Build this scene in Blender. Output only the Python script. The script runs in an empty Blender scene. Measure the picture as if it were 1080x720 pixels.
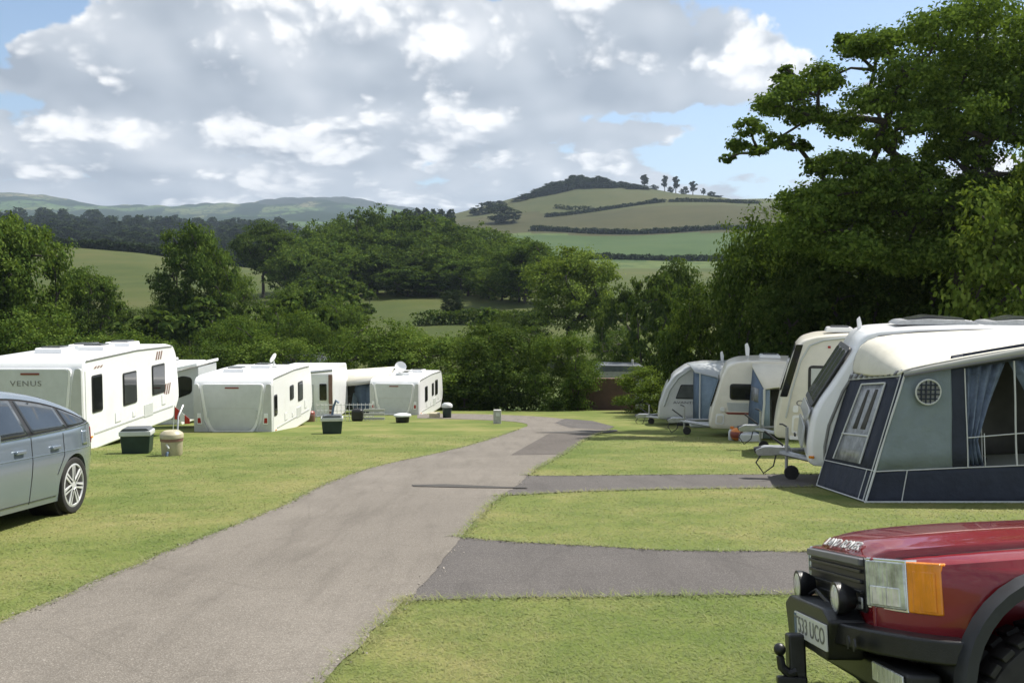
import bpy, bmesh, math, random
import numpy as np
from mathutils import Vector, Matrix

random.seed(5)
rng = np.random.default_rng(11)
S = bpy.context.scene
COL = S.collection
R = math.radians

# ------------------------------------------------------------------ camera
F = 1000.0                      # focal length for a 1080 wide picture
PITCH = math.atan(60 / F)
cam_d = bpy.data.cameras.new('camera')
cam = bpy.data.objects.new('camera', cam_d)
COL.objects.link(cam)
cam_d.sensor_width = 36
cam_d.lens = 36 * F / 1080
cam_d.clip_start = 0.05
cam_d.clip_end = 30000
cam.location = (0, 0, 0)
cam.rotation_euler = (math.pi / 2 - PITCH, 0, 0)
S.camera = cam


def at(px, py, d):
    """world point seen at photo position px, py, d metres ahead"""
    cx, cy = (px - 540) / F, (360 - py) / F
    v = Vector((cx, math.cos(PITCH) + cy * math.sin(PITCH), -math.sin(PITCH) + cy * math.cos(PITCH)))
    return v * (d / v.y)


EYE, SLOPE = 1.6, 0.1


def on_lawn(px, py):
    v = at(px, py, 1.0)
    t = -EYE / (v.z + SLOPE)
    return v * t


# ------------------------------------------------------------------ terrain heights
ROWS = [
    (48, [(0, 433.3)]),
    (60, [(0, 439)]),
    (80, [(0, 428)]),
    (100, [(0, 395), (600, 388), (1080, 392)]),
    (140, [(0, 350), (300, 350), (600, 336), (1080, 345)]),
    (180, [(0, 325), (150, 322), (300, 326), (420, 316), (600, 312), (1080, 318)]),
    (240, [(0, 296), (150, 296), (300, 304), (450, 292), (600, 294), (1080, 300)]),
    (300, [(0, 273), (150, 276), (300, 292), (450, 278), (600, 285), (1080, 294)]),
    (350, [(0, 259), (60, 262), (150, 268), (290, 286), (450, 270), (600, 281), (1080, 290)]),
    (430, [(0, 266), (150, 272), (290, 284), (450, 266), (600, 279), (760, 281), (1080, 285)]),
    (600, [(0, 262), (150, 266), (290, 272), (450, 255), (540, 258), (620, 258), (760, 251), (1080, 255)]),
    (800, [(0, 256), (150, 260), (290, 266), (430, 245), (480, 236), (560, 229), (680, 221), (760, 216), (1080, 222)]),
    (1000, [(0, 252), (150, 257), (290, 260), (430, 238), (480, 225), (520, 217), (560, 207), (610, 200), (680, 199), (740, 206), (770, 211), (1080, 214)]),
    (1250, [(0, 250), (150, 255), (290, 256), (430, 240), (560, 222), (680, 220), (1080, 222)]),
    (1700, [(0, 245), (150, 248), (290, 248), (430, 236), (1080, 236)]),
    (2300, [(0, 233), (150, 239), (290, 240), (430, 234), (1080, 234)]),
    (3200, [(-200, 218), (0, 219), (110, 228), (240, 229), (330, 224), (430, 229), (1080, 232)]),
    (4200, [(-300, 214), (-60, 206), (50, 206), (72, 212), (95, 217), (160, 219), (215, 217), (250, 216), (290, 212), (335, 209), (375, 211), (420, 219), (470, 228), (1080, 230)]),
    (5200, [(-300, 225), (50, 225), (290, 228), (1080, 236)]),
    (6500, [(0, 250)]),
]
LD = np.log(np.array([r[0] for r in ROWS], float))


def height(x, y):
    """terrain height, vectorised; the lawn is a plane falling away to the north"""
    x = np.asarray(x, float)
    y = np.asarray(y, float)
    plane = -EYE - SLOPE * np.maximum(y, -40)
    yy = np.clip(y, 48, 6500)
    px = np.clip(540 + F * x / yy, -600, 1700)
    tab = np.stack([np.interp(px, [k[0] for k in r[1]], [k[1] for k in r[1]]) for r in ROWS], 0)
    ld = np.log(yy)
    i = np.clip(np.searchsorted(LD, ld) - 1, 0, len(ROWS) - 2)
    t = (ld - LD[i]) / (LD[i + 1] - LD[i])
    n = np.arange(px.size).reshape(px.shape)
    tf = tab.reshape(len(ROWS), -1)
    g = lambda k: tf[np.clip(k, 0, len(ROWS) - 1).ravel(), n.ravel()].reshape(px.shape)
    p0, p1, p2, p3 = g(i - 1), g(i), g(i + 1), g(i + 2)
    m1, m2 = (p2 - p0) / 2 * .8, (p3 - p1) / 2 * .8
    t2, t3 = t * t, t * t * t
    sy = (2 * t3 - 3 * t2 + 1) * p1 + (t3 - 2 * t2 + t) * m1 + (-2 * t3 + 3 * t2) * p2 + (t3 - t2) * m2
    far = -(sy - 300) / F * yy * (1 + .0)
    far += np.clip((yy - 90) / 300, 0, 1) * (np.sin(x * .021 + yy * .013) + np.sin(x * .047 - yy * .031 + 2)) * .0012 * yy
    return np.where(y <= 48, plane, far)


def H(x, y):
    return float(height(np.array([x]), np.array([y]))[0])


# ------------------------------------------------------------------ material helpers
def newmat(name):
    m = bpy.data.materials.new(name)
    m.use_nodes = True
    nt = m.node_tree
    return m, nt, nt.nodes['Principled BSDF'], nt.nodes['Material Output']


def noise(nt, scale, detail=4, rough=.55, coord='Object', vec=None, stretch=None):
    n = nt.nodes.new('ShaderNodeTexNoise')
    n.inputs['Scale'].default_value = scale
    n.inputs['Detail'].default_value = detail
    n.inputs['Roughness'].default_value = rough
    if vec is None:
        tc = nt.nodes.new('ShaderNodeTexCoord')
        vec = tc.outputs[coord]
    if stretch:
        mp = nt.nodes.new('ShaderNodeMapping')
        mp.inputs['Scale'].default_value = stretch
        nt.links.new(vec, mp.inputs['Vector'])
        vec = mp.outputs[0]
    nt.links.new(vec, n.inputs['Vector'])
    return n.outputs['Fac']


def ramp(nt, fac, stops):
    r = nt.nodes.new('ShaderNodeValToRGB')
    el = r.color_ramp.elements
    while len(el) < len(stops):
        el.new(.5)
    for e, (p, c) in zip(el, stops):
        e.position = p
        e.color = (*c, 1) if len(c) == 3 else c
    nt.links.new(fac, r.inputs[0])
    return r.outputs[0]


def mixc(nt, fac, a, b, mode='MIX'):
    m = nt.nodes.new('ShaderNodeMix')
    m.data_type = 'RGBA'
    m.blend_type = mode
    for sock, v in ((m.inputs[0], fac), (m.inputs[6], a), (m.inputs[7], b)):
        if isinstance(v, (int, float)):
            sock.default_value = v
        elif isinstance(v, tuple):
            sock.default_value = (*v, 1)
        else:
            nt.links.new(v, sock)
    return m.outputs[2]


def mth(nt, op, a, b=None, c=None, clamp=False):
    m = nt.nodes.new('ShaderNodeMath')
    m.operation = op
    m.use_clamp = clamp
    for i, v in enumerate((a, b, c)):
        if v is None:
            continue
        if isinstance(v, (int, float)):
            m.inputs[i].default_value = v
        else:
            nt.links.new(v, m.inputs[i])
    return m.outputs[0]


def bump(nt, bsdf, fac, strength=.3, dist=.02):
    b = nt.nodes.new('ShaderNodeBump')
    b.inputs['Strength'].default_value = strength
    b.inputs['Distance'].default_value = dist
    nt.links.new(fac, b.inputs['Height'])
    nt.links.new(b.outputs[0], bsdf.inputs['Normal'])


def simple(name, c, rough=.5, metal=0., var=.12, scale=6., coat=0., bmp=0., spec=.5, dirt=None):
    """a colour with soft uneven wear"""
    m, nt, b, o = newmat(name)
    f = noise(nt, scale, 5)
    lo = tuple(max(0, v * (1 - var)) for v in c)
    hi = tuple(min(1, v * (1 + var)) for v in c)
    col = ramp(nt, f, [(.3, lo), (.7, hi)])
    if dirt:
        f2 = noise(nt, dirt[1], 6, .65)
        k = ramp(nt, f2, [(.5, (0, 0, 0)), (.75, (1, 1, 1))])
        k = mth(nt, 'MULTIPLY', k, dirt[2])
        col = mixc(nt, k, col, dirt[0])
    nt.links.new(col, b.inputs['Base Color'])
    b.inputs['Roughness'].default_value = rough
    b.inputs['Metallic'].default_value = metal
    b.inputs['Coat Weight'].default_value = coat
    b.inputs['Coat Roughness'].default_value = .05
    b.inputs['Specular IOR Level'].default_value = spec
    if bmp:
        bump(nt, b, noise(nt, scale * (1.2 if 'canvas' in name else 8), 4), bmp, .05 if 'canvas' in name else .01)
    return m


def glass(name, c, rough=.04, alpha_like=.0):
    m, nt, b, o = newmat(name)
    f = noise(nt, 3, 3)
    nt.links.new(ramp(nt, f, [(.3, tuple(v * .8 for v in c)), (.7, tuple(v * 1.2 for v in c))]), b.inputs['Base Color'])
    b.inputs['Roughness'].default_value = rough
    b.inputs['Specular IOR Level'].default_value = .6
    return m


def leafmat(name, c1, c2, c3, trans=.28):
    m, nt, b, o = newmat(name)
    nt.nodes.remove(b)
    geo = nt.nodes.new('ShaderNodeNewGeometry')
    oi = nt.nodes.new('ShaderNodeObjectInfo')
    f = noise(nt, 7, 2)
    k = mth(nt, 'ADD', mth(nt, 'MULTIPLY', geo.outputs['Random Per Island'], .55), mth(nt, 'MULTIPLY', f, .75))
    k = mth(nt, 'ADD', k, mth(nt, 'MULTIPLY', oi.outputs['Random'], .2))
    col = ramp(nt, k, [(.35, c1), (.7, c2), (1.05 if False else 1., c3)])
    d = nt.nodes.new('ShaderNodeBsdfDiffuse')
    t = nt.nodes.new('ShaderNodeBsdfTranslucent')
    nt.links.new(col, d.inputs[0])
    tc = mixc(nt, .6, col, (c3[0] * 1.1, c3[1] * 1.15, c3[2] * .5))
    nt.links.new(tc, t.inputs[0])
    mx = nt.nodes.new('ShaderNodeMixShader')
    mx.inputs[0].default_value = trans
    nt.links.new(d.outputs[0], mx.inputs[1])
    nt.links.new(t.outputs[0], mx.inputs[2])
    nt.links.new(mx.outputs[0], o.inputs[0])
    return m


M = {}
M['white'] = simple('white_gel_coat', (.84, .845, .85), .28, var=.02, coat=.2, dirt=((.70, .69, .64), 1.2, .35))
M['cream'] = simple('cream_gel_coat', (.72, .68, .58), .3, var=.03, coat=.2, dirt=((.5, .47, .38), 1.3, .35))
M['shade'] = simple('pale_grey_panel', (.50, .52, .52), .3, var=.04, coat=.2)
M['panel'] = simple('grey_moulded_panel', (.56, .585, .605), .22, var=.05, coat=.3, dirt=((.40, .41, .40), 1.0, .3))
M['panel2'] = simple('silver_side_panel', (.52, .53, .53), .25, var=.04, coat=.3, dirt=((.38, .38, .35), 1.1, .3))
M['dark'] = simple('black_plastic', (.016, .016, .017), .45, var=.2)
M['rubber'] = simple('tyre_rubber', (.022, .021, .02), .8, var=.3, scale=20)
M['glass'] = glass('tinted_acrylic', (.012, .013, .014), .06)
M['glass2'] = glass('smoked_window_paled', (.10, .105, .105), .08)  # smoked tint, lightened to paint in the pale reflection on the nose panes
M['alloy'] = simple('alloy', (.62, .63, .64), .3, metal=.25, var=.06)
M['galv'] = simple('galvanised_steel', (.42, .43, .44), .42, metal=.7, var=.15, scale=14)
M['gal2'] = simple('white_painted_steel', (.62, .63, .63), .4, var=.1, scale=9)
M['red'] = simple('tail_lamp_red', (.35, .02, .02), .25, var=.1)
M['redtext'] = simple('burgundy_decal', (.22, .05, .035), .4, var=.1)
M['brown'] = simple('brown_decal', (.20, .11, .09), .4, var=.15)
M['ink'] = simple('grey_lettering', (.13, .13, .14), .35, var=.1)
M['ink2'] = simple('soft_grey_lettering', (.20, .20, .20), .35, var=.1)
M['silver'] = simple('silver_blue_paint', (.225, .27, .325), .22, metal=.45, var=.03, coat=.8, scale=2)
M['ruby'] = simple('ruby_paint', (.23, .008, .014), .25, metal=.15, var=.04, coat=.7, scale=2)
M['chrome'] = simple('chrome_trim', (.75, .76, .77), .15, metal=1, var=.03)
M['amber'] = simple('amber_lens', (.85, .27, .012), .15, var=.12, scale=14, coat=.6)
M['lens'] = simple('clear_lens', (.50, .53, .52), .10, metal=.35, var=.45, scale=16, coat=.9)
M['lensw'] = simple('lamp_reflector', (.75, .76, .74), .12, metal=.4, var=.2, scale=20, coat=.6)
M['plate'] = simple('white_plate', (.62, .62, .58), .4, var=.08)
M['steel_black'] = simple('black_painted_steel', (.012, .012, .013), .38, var=.3, scale=20, bmp=.15)
M['arch'] = simple('dark_grey_arch_plastic', (.022, .024, .028), .6, var=.2, scale=15)
M['navy'] = simple('navy_canvas', (.028, .034, .054), .85, var=.15, scale=5, bmp=.5)
M['canvas'] = simple('grey_green_canvas', (.21, .255, .272), .9, var=.07, scale=4, bmp=.5)
M['mesh'] = simple('clear_window_film', (.27, .28, .30), .25, var=.4, scale=7)
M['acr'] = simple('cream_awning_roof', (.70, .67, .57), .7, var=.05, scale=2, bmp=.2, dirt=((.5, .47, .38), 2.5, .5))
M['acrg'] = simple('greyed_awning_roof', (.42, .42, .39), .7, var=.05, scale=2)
M['pipe'] = simple('white_piping', (.60, .61, .60), .5, var=.05)
M['curtain'] = simple('blue_grey_curtain', (.15, .19, .27), .9, var=.35, scale=9)
M['interior'] = simple('painted_awning_dimness', (.06, .058, .052), .9, var=.3, scale=3)  # dark tone stands in for the dimness inside the awnings
M['blue'] = simple('slate_blue_canvas', (.12, .17, .25), .85, var=.15, scale=4)
M['blue2'] = simple('pale_blue_canvas', (.22, .29, .36), .85, var=.15, scale=4)
M['green_tank'] = simple('dark_green_plastic', (.010, .028, .024), .4, var=.2)
M['lid'] = simple('pale_grey_plastic', (.55, .57, .56), .4, var=.05)
M['beige'] = simple('beige_plastic', (.42, .38, .26), .45, var=.12, dirt=((.25, .2, .12), 8, .4))
M['stone'] = simple('pale_concrete', (.42, .42, .40), .85, var=.15, scale=10)
M['slate'] = simple('slate_roof', (.085, .095, .105), .6, var=.25, scale=3)
M['render'] = simple('grey_render', (.35, .34, .31), .9, var=.12)
M['orange'] = simple('orange_plastic', (.6, .2, .04), .4, var=.2)
M['bark'] = simple('bark', (.05, .042, .033), .95, var=.4, scale=5, bmp=.6)
M['bark2'] = simple('pale_bark', (.12, .105, .08), .95, var=.4, scale=5, bmp=.6)
M['leaf_oak'] = leafmat('oak_leaves', (.022, .042, .010), (.066, .112, .021), (.15, .215, .042))
M['leaf_dark'] = leafmat('dark_leaves', (.014, .028, .008), (.042, .074, .017), (.10, .14, .032))
M['leaf_mid'] = leafmat('mid_leaves', (.020, .040, .010), (.060, .104, .021), (.135, .188, .040))
M['leaf_light'] = leafmat('light_leaves', (.05, .085, .015), (.115, .17, .03), (.19, .245, .05))
M['leaf_far'] = leafmat('far_leaves', (.012, .022, .010), (.024, .038, .016), (.04, .056, .022), .2)

for nm in ('lens', 'amber', 'lensw'):
    nt_ = M[nm].node_tree
    bump(nt_, nt_.nodes['Principled BSDF'], noise(nt_, 1.0, 1, stretch=(1, 70, 3)), .8, .012)

# brick
m, nt, b, o = newmat('brown_brick')
tc = nt.nodes.new('ShaderNodeTexCoord')
mp = nt.nodes.new('ShaderNodeMapping')
mp.inputs['Rotation'].default_value = (math.pi / 2, 0, 0)
nt.links.new(tc.outputs['Object'], mp.inputs[0])
br = nt.nodes.new('ShaderNodeTexBrick')
br.inputs['Scale'].default_value = 4
br.inputs['Color1'].default_value = (.13, .065, .05, 1)
br.inputs['Color2'].default_value = (.09, .045, .035, 1)
br.inputs['Mortar'].default_value = (.15, .12, .1, 1)
nt.links.new(mp.outputs[0], br.inputs['Vector'])
nt.links.new(mixc(nt, .6, br.outputs[0], ramp(nt, noise(nt, 1.2, 5), [(.3, (.055, .035, .03)), (.7, (.15, .08, .06))])), b.inputs['Base Color'])
b.inputs['Roughness'].default_value = .9
M['brick'] = m


def grassmat(name, c1, c2, c3, scale, patch, stripes=False, bstr=.18):
    m, nt, b, o = newmat(name)
    f1 = noise(nt, patch, 4, .6)
    f2 = noise(nt, scale, 5, .7)
    f3 = noise(nt, patch * 6, 3, .6)
    k = mth(nt, 'ADD', mth(nt, 'MULTIPLY', f1, .65), mth(nt, 'MULTIPLY', f2, .16))
    k = mth(nt, 'ADD', k, mth(nt, 'MULTIPLY', f3, .25))
    col = ramp(nt, k, [(.42, c1), (.53, c2), (.66, c3)])
    nt.links.new(col, b.inputs['Base Color'])
    b.inputs['Roughness'].default_value = .9
    b.inputs['Specular IOR Level'].default_value = .15
    if bstr:
        bump(nt, b, f2, bstr, .03)
    return m


M['lawn'] = grassmat('mown_grass', (.094, .130, .027), (.138, .162, .043), (.205, .195, .070), 60, .45)
M['rough'] = grassmat('rough_grass', (.04, .07, .018), (.07, .10, .028), (.1, .13, .04), 3, .08)
M['meadow'] = grassmat('meadow_grass', (.042, .062, .014), (.058, .074, .018), (.080, .085, .026), 1.2, .02, bstr=0)
M['pasture'] = grassmat('green_pasture', (.034, .066, .018), (.042, .076, .021), (.052, .084, .024), .8, .02, bstr=0)
M['hay'] = grassmat('brown_hay_field', (.036, .039, .011), (.046, .046, .014), (.056, .054, .018), .5, .012, bstr=0)
M['upland'] = grassmat('upland_field', (.044, .056, .017), (.055, .063, .020), (.066, .069, .025), .4, .012, bstr=0)

# far patchwork of fields
m, nt, b, o = newmat('distant_fields')
tc = nt.nodes.new('ShaderNodeTexCoord')
mp = nt.nodes.new('ShaderNodeMapping')
mp.inputs['Scale'].default_value = (.006, .0026, .006)
mp.inputs['Rotation'].default_value = (0, 0, .4)
nt.links.new(tc.outputs['Object'], mp.inputs[0])
vo = nt.nodes.new('ShaderNodeTexVoronoi')
vo.inputs['Scale'].default_value = 1
nt.links.new(mp.outputs[0], vo.inputs['Vector'])
sc = nt.nodes.new('ShaderNodeSeparateColor')
nt.links.new(vo.outputs['Color'], sc.inputs[0])
col = ramp(nt, sc.outputs[0], [(.0, (.018, .030, .018)), (.3, (.022, .034, .02)), (.34, (.06, .10, .04)), (.6, (.085, .125, .05)), (.8, (.12, .13, .065)), (1, (.16, .15, .09))])
vo2 = nt.nodes.new('ShaderNodeTexVoronoi')
vo2.feature = 'DISTANCE_TO_EDGE'
nt.links.new(mp.outputs[0], vo2.inputs['Vector'])
k = ramp(nt, vo2.outputs['Distance'], [(.03, (1, 1, 1)), (.07, (0, 0, 0))])
col = mixc(nt, k, col, (.022, .036, .018))
wood = noise(nt, .0022, 4, .6)
col = mixc(nt, ramp(nt, wood, [(.50, (0, 0, 0)), (.56, (1, 1, 1))]), col, (.02, .034, .017))
nt.links.new(col, b.inputs['Base Color'])
b.inputs['Roughness'].default_value = 1
b.inputs['Specular IOR Level'].default_value = 0
M['patch'] = m
M['moor'] = grassmat('dark_wooded_hill', (.012, .020, .014), (.018, .027, .018), (.028, .035, .024), .01, .002, bstr=0)


def tarmac(name, c, patchc, speck, scale=90):
    m, nt, b, o = newmat(name)
    f1 = noise(nt, .55, 6, .65)
    f2 = noise(nt, scale, 2, .8)
    f3 = noise(nt, 1.3, 6, .7, stretch=(2.2, .30, 1))
    f4 = noise(nt, 26, 3, .7)
    col = ramp(nt, f1, [(.32, tuple(v * .86 for v in c)), (.5, c), (.68, patchc)])
    col = mixc(nt, mth(nt, 'MULTIPLY', ramp(nt, f4, [(.40, (0, 0, 0)), (.68, (1, 1, 1))]), .5), col, tuple(v * .70 for v in c))
    col = mixc(nt, mth(nt, 'MULTIPLY', ramp(nt, f2, [(.50, (0, 0, 0)), (.66, (1, 1, 1))]), .75), col, speck)
    col = mixc(nt, mth(nt, 'MULTIPLY', ramp(nt, f3, [(.48, (0, 0, 0)), (.72, (1, 1, 1))]), .55), col, tuple(v * .62 for v in c))
    # hair cracks
    tc = nt.nodes.new('ShaderNodeTexCoord')
    vm = nt.nodes.new('ShaderNodeVectorMath')
    vm.operation = 'MULTIPLY_ADD'
    vm.inputs[1].default_value = (.6, .6, .6)
    nz = nt.nodes.new('ShaderNodeTexNoise')
    nz.inputs['Scale'].default_value = 1.5
    nz.inputs['Detail'].default_value = 5
    nt.links.new(nz.outputs['Color'], vm.inputs[0])
    nt.links.new(tc.outputs['Object'], vm.inputs[2])
    vo = nt.nodes.new('ShaderNodeTexVoronoi')
    vo.feature = 'DISTANCE_TO_EDGE'
    vo.inputs['Scale'].default_value = .42
    nt.links.new(vm.outputs[0], vo.inputs['Vector'])
    ck = mth(nt, 'MULTIPLY', ramp(nt, vo.outputs['Distance'], [(.002, (1, 1, 1)), (.006, (0, 0, 0))]), .18)
    col = mixc(nt, ck, col, tuple(v * .4 for v in c))
    nt.links.new(col, b.inputs['Base Color'])
    b.inputs['Roughness'].default_value = .88
    b.inputs['Specular IOR Level'].default_value = .25
    bump(nt, b, f2, .6, .008)
    return m


M['road'] = tarmac('worn_tarmac', (.152, .134, .114), (.185, .164, .141), (.31, .285, .25))
M['pad'] = tarmac('newer_tarmac', (.085, .077, .073), (.105, .095, .088), (.20, .185, .175))
M['seam'] = tarmac('tarmac_patch', (.095, .083, .074), (.11, .096, .086), (.17, .15, .135))
M['joint'] = simple('tar_joint', (.05, .045, .04), .8, var=.25, scale=20)
M['gravel'] = simple('loose_chippings', (.30, .27, .23), .9, var=.35, scale=30)


# ------------------------------------------------------------------ mesh helpers
class MB:
    def __init__(s):
        s.v, s.f = [], []

    def add(s, vs, fs, T=None):
        n = len(s.v)
        s.v += [tuple(T @ Vector(p)) if T else tuple(p) for p in vs]
        s.f += [tuple(i + n for i in f) for f in fs]
        return s

    def box(s, c, d, T=None):
        x, y, z = d[0] / 2, d[1] / 2, d[2] / 2
        vs = [(c[0] + a * x, c[1] + b * y, c[2] + e * z) for a in (-1, 1) for b in (-1, 1) for e in (-1, 1)]
        return s.add(vs, [(0, 1, 3, 2), (4, 6, 7, 5), (0, 4, 5, 1), (2, 3, 7, 6), (0, 2, 6, 4), (1, 5, 7, 3)], T)

    def prism(s, prof, lo, hi, axis='y', T=None):
        """closed outline; axis y: outline in x,z / axis x: in y,z / axis z: in x,y"""
        n = len(prof)
        mk = {'y': lambda a, b, t: (a, t, b), 'x': lambda a, b, t: (t, a, b), 'z': lambda a, b, t: (a, b, t)}[axis]
        vs = [mk(a, b, lo) for a, b in prof] + [mk(a, b, hi) for a, b in prof]
        fs = [tuple(range(n))[::-1], tuple(range(n, 2 * n))]
        fs += [(i, (i + 1) % n, n + (i + 1) % n, n + i) for i in range(n)]
        return s.add(vs, fs, T)

    def tube(s, pts, rad, n=8, T=None, closed=False):
        pts = [Vector(p) for p in pts]
        if not hasattr(rad, '__len__'):
            rad = [rad] * len(pts)
        vs, fs = [], []
        u = None
        L = len(pts)
        for i, p in enumerate(pts):
            if closed:
                d = pts[(i + 1) % L] - pts[i - 1]
            else:
                d = pts[min(i + 1, L - 1)] - pts[max(i - 1, 0)]
            d.normalize()
            if u is None:
                u = d.orthogonal().normalized()
            else:
                u = (u - d * u.dot(d))
                u = u.normalized() if u.length > 1e-6 else d.orthogonal().normalized()
            w = d.cross(u)
            for k in range(n):
                a = 2 * math.pi * k / n
                vs.append(p + (u * math.cos(a) + w * math.sin(a)) * rad[i])
        for i in range(L if closed else L - 1):
            j = (i + 1) % L
            for k in range(n):
                fs.append((i * n + k, i * n + (k + 1) % n, j * n + (k + 1) % n, j * n + k))
        if not closed:
            fs.append(tuple(range(n))[::-1])
            fs.append(tuple((L - 1) * n + k for k in range(n)))
        return s.add(vs, fs, T)

    def lathe(s, prof, n=24, T=None, axis='z'):
        vs, fs = [], []
        for r, z in prof:
            for k in range(n):
                a = 2 * math.pi * k / n
                c, q = r * math.cos(a), r * math.sin(a)
                vs.append({'z': (c, q, z), 'y': (c, z, q), 'x': (z, c, q)}[axis])
        for i in range(len(prof) - 1):
            for k in range(n):
                fs.append((i * n + k, i * n + (k + 1) % n, (i + 1) * n + (k + 1) % n, (i + 1) * n + k))
        fs.append(tuple(range(n))[::-1])
        fs.append(tuple((len(prof) - 1) * n + k for k in range(n)))
        return s.add(vs, fs, T)

    def grid(s, rows, closed=False):
        n = len(rows[0])
        vs = [p for r in rows for p in r]
        fs = []
        for i in range(len(rows) - 1):
            for k in range(n - (0 if closed else 1)):
                fs.append((i * n + k, i * n + (k + 1) % n, (i + 1) * n + (k + 1) % n, (i + 1) * n + k))
        return s.add(vs, fs)

    def build(s, name, mat, parent=None, bevel=0, seg=2, solid=0, smooth=True, ang=35, sub=0):
        me = bpy.data.meshes.new(name)
        me.from_pydata(s.v, [], s.f)
        bm = bmesh.new()
        bm.from_mesh(me)
        bmesh.ops.recalc_face_normals(bm, faces=bm.faces)
        bm.to_mesh(me)
        bm.free()
        if smooth:
            me.polygons.foreach_set('use_smooth', [True] * len(me.polygons))
            me.set_sharp_from_angle(angle=R(ang))
        me.materials.append(mat)
        o = bpy.data.objects.new(name, me)
        COL.objects.link(o)
        if parent:
            o.parent = parent
        if solid:
            q = o.modifiers.new('thickness', 'SOLIDIFY')
            q.thickness = solid
            q.offset = 0
        if bevel:
            q = o.modifiers.new('bevel', 'BEVEL')
            q.width = bevel
            q.segments = seg
            q.limit_method = 'ANGLE'
            q.angle_limit = R(30)
            q.harden_normals = True
        if sub:
            q = o.modifiers.new('sub', 'SUBSURF')
            q.levels = q.render_levels = sub
        return o


def tag(o, label, cat, group=None, kind=None):
    if label:
        o['label'] = label
    if cat:
        o['category'] = cat
    if group:
        o['group'] = group
    if kind:
        o['kind'] = kind
    return o


def thing(name, label, cat, loc=(0, 0, 0), rz=0, group=None, scale=None):
    o = bpy.data.objects.new(name, None)
    COL.objects.link(o)
    o.empty_display_size = .3
    o.location = loc
    o.rotation_euler = (0, 0, rz)
    if scale:
        o.scale = scale if hasattr(scale, '__len__') else (scale,) * 3
    return tag(o, label, cat, group)


def copy_tree(o, parent=None):
    c = o.copy()
    COL.objects.link(c)
    if parent:
        c.parent = parent
    for ch in list(o.children):
        copy_tree(ch, c)
    return c


def bx(name, mat, parent, c, d, bevel=0.0, T=None, seg=2):
    return MB().box(c, d, T).build(name, mat, parent, bevel, seg)


def lettering(text, size, T, mat, parent, name='lettering', depth=.004, squash=1., space=1.):
    cu = bpy.data.curves.new('lettering', 'FONT')
    cu.body = text
    cu.size = size
    cu.extrude = depth
    cu.space_character = space
    cu.align_x = 'CENTER'
    cu.align_y = 'CENTER'
    cu.resolution_u = 3
    ob = bpy.data.objects.new('lettering_tmp', cu)
    COL.objects.link(ob)
    dg = bpy.context.evaluated_depsgraph_get()
    me = bpy.data.meshes.new_from_object(ob.evaluated_get(dg))
    bpy.data.objects.remove(ob)
    bpy.data.curves.remove(cu)
    me.transform(T @ Matrix.Diagonal((squash, 1, 1, 1)))
    me.materials.clear()
    me.materials.append(mat)
    me.name = name
    o = bpy.data.objects.new(name, me)
    COL.objects.link(o)
    o.parent = parent
    return o


def frame_T(origin, xdir, ydir):
    """matrix whose columns put text x along xdir, text up along ydir"""
    x = Vector(xdir).normalized()
    y = Vector(ydir).normalized()
    z = x.cross(y)
    T = Matrix((x, y, z)).transposed().to_4x4()
    T.translation = Vector(origin)
    return T


def quads(name, V, mat, parent=None, k=4):
    """fast mesh of loose k-gons, V is (n*k,3)"""
    n = len(V) // k
    me = bpy.data.meshes.new(name)
    me.vertices.add(n * k)
    me.vertices.foreach_set('co', np.ascontiguousarray(V, np.float32).ravel())
    me.loops.add(n * k)
    me.loops.foreach_set('vertex_index', np.arange(n * k, dtype=np.int32))
    me.polygons.add(n)
    me.polygons.foreach_set('loop_start', np.arange(0, n * k, k, dtype=np.int32))
    me.update(calc_edges=True)
    me.materials.append(mat)
    o = bpy.data.objects.new(name, me)
    COL.objects.link(o)
    if parent:
        o.parent = parent
    return o


def leaf_quads(C, N, s, elong=.62):
    n = len(C)
    N = N / (np.linalg.norm(N, axis=1, keepdims=True) + 1e-9)
    r = rng.normal(size=(n, 3))
    t = np.cross(N, r)
    t /= np.linalg.norm(t, axis=1, keepdims=True) + 1e-9
    b = np.cross(N, t)
    s = np.broadcast_to(np.asarray(s, float).reshape(-1, 1), (n, 1))
    V = np.empty((n, 4, 3))
    V[:, 0] = C - t * s * .5
    V[:, 1] = C + b * s * .5 * elong + N * s * .08
    V[:, 2] = C + t * s * .5
    V[:, 3] = C - b * s * .5 * elong + N * s * .08
    return V.reshape(-1, 3)


def sph(n):
    v = rng.normal(size=(n, 3))
    return v / np.linalg.norm(v, axis=1, keepdims=True)

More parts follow.
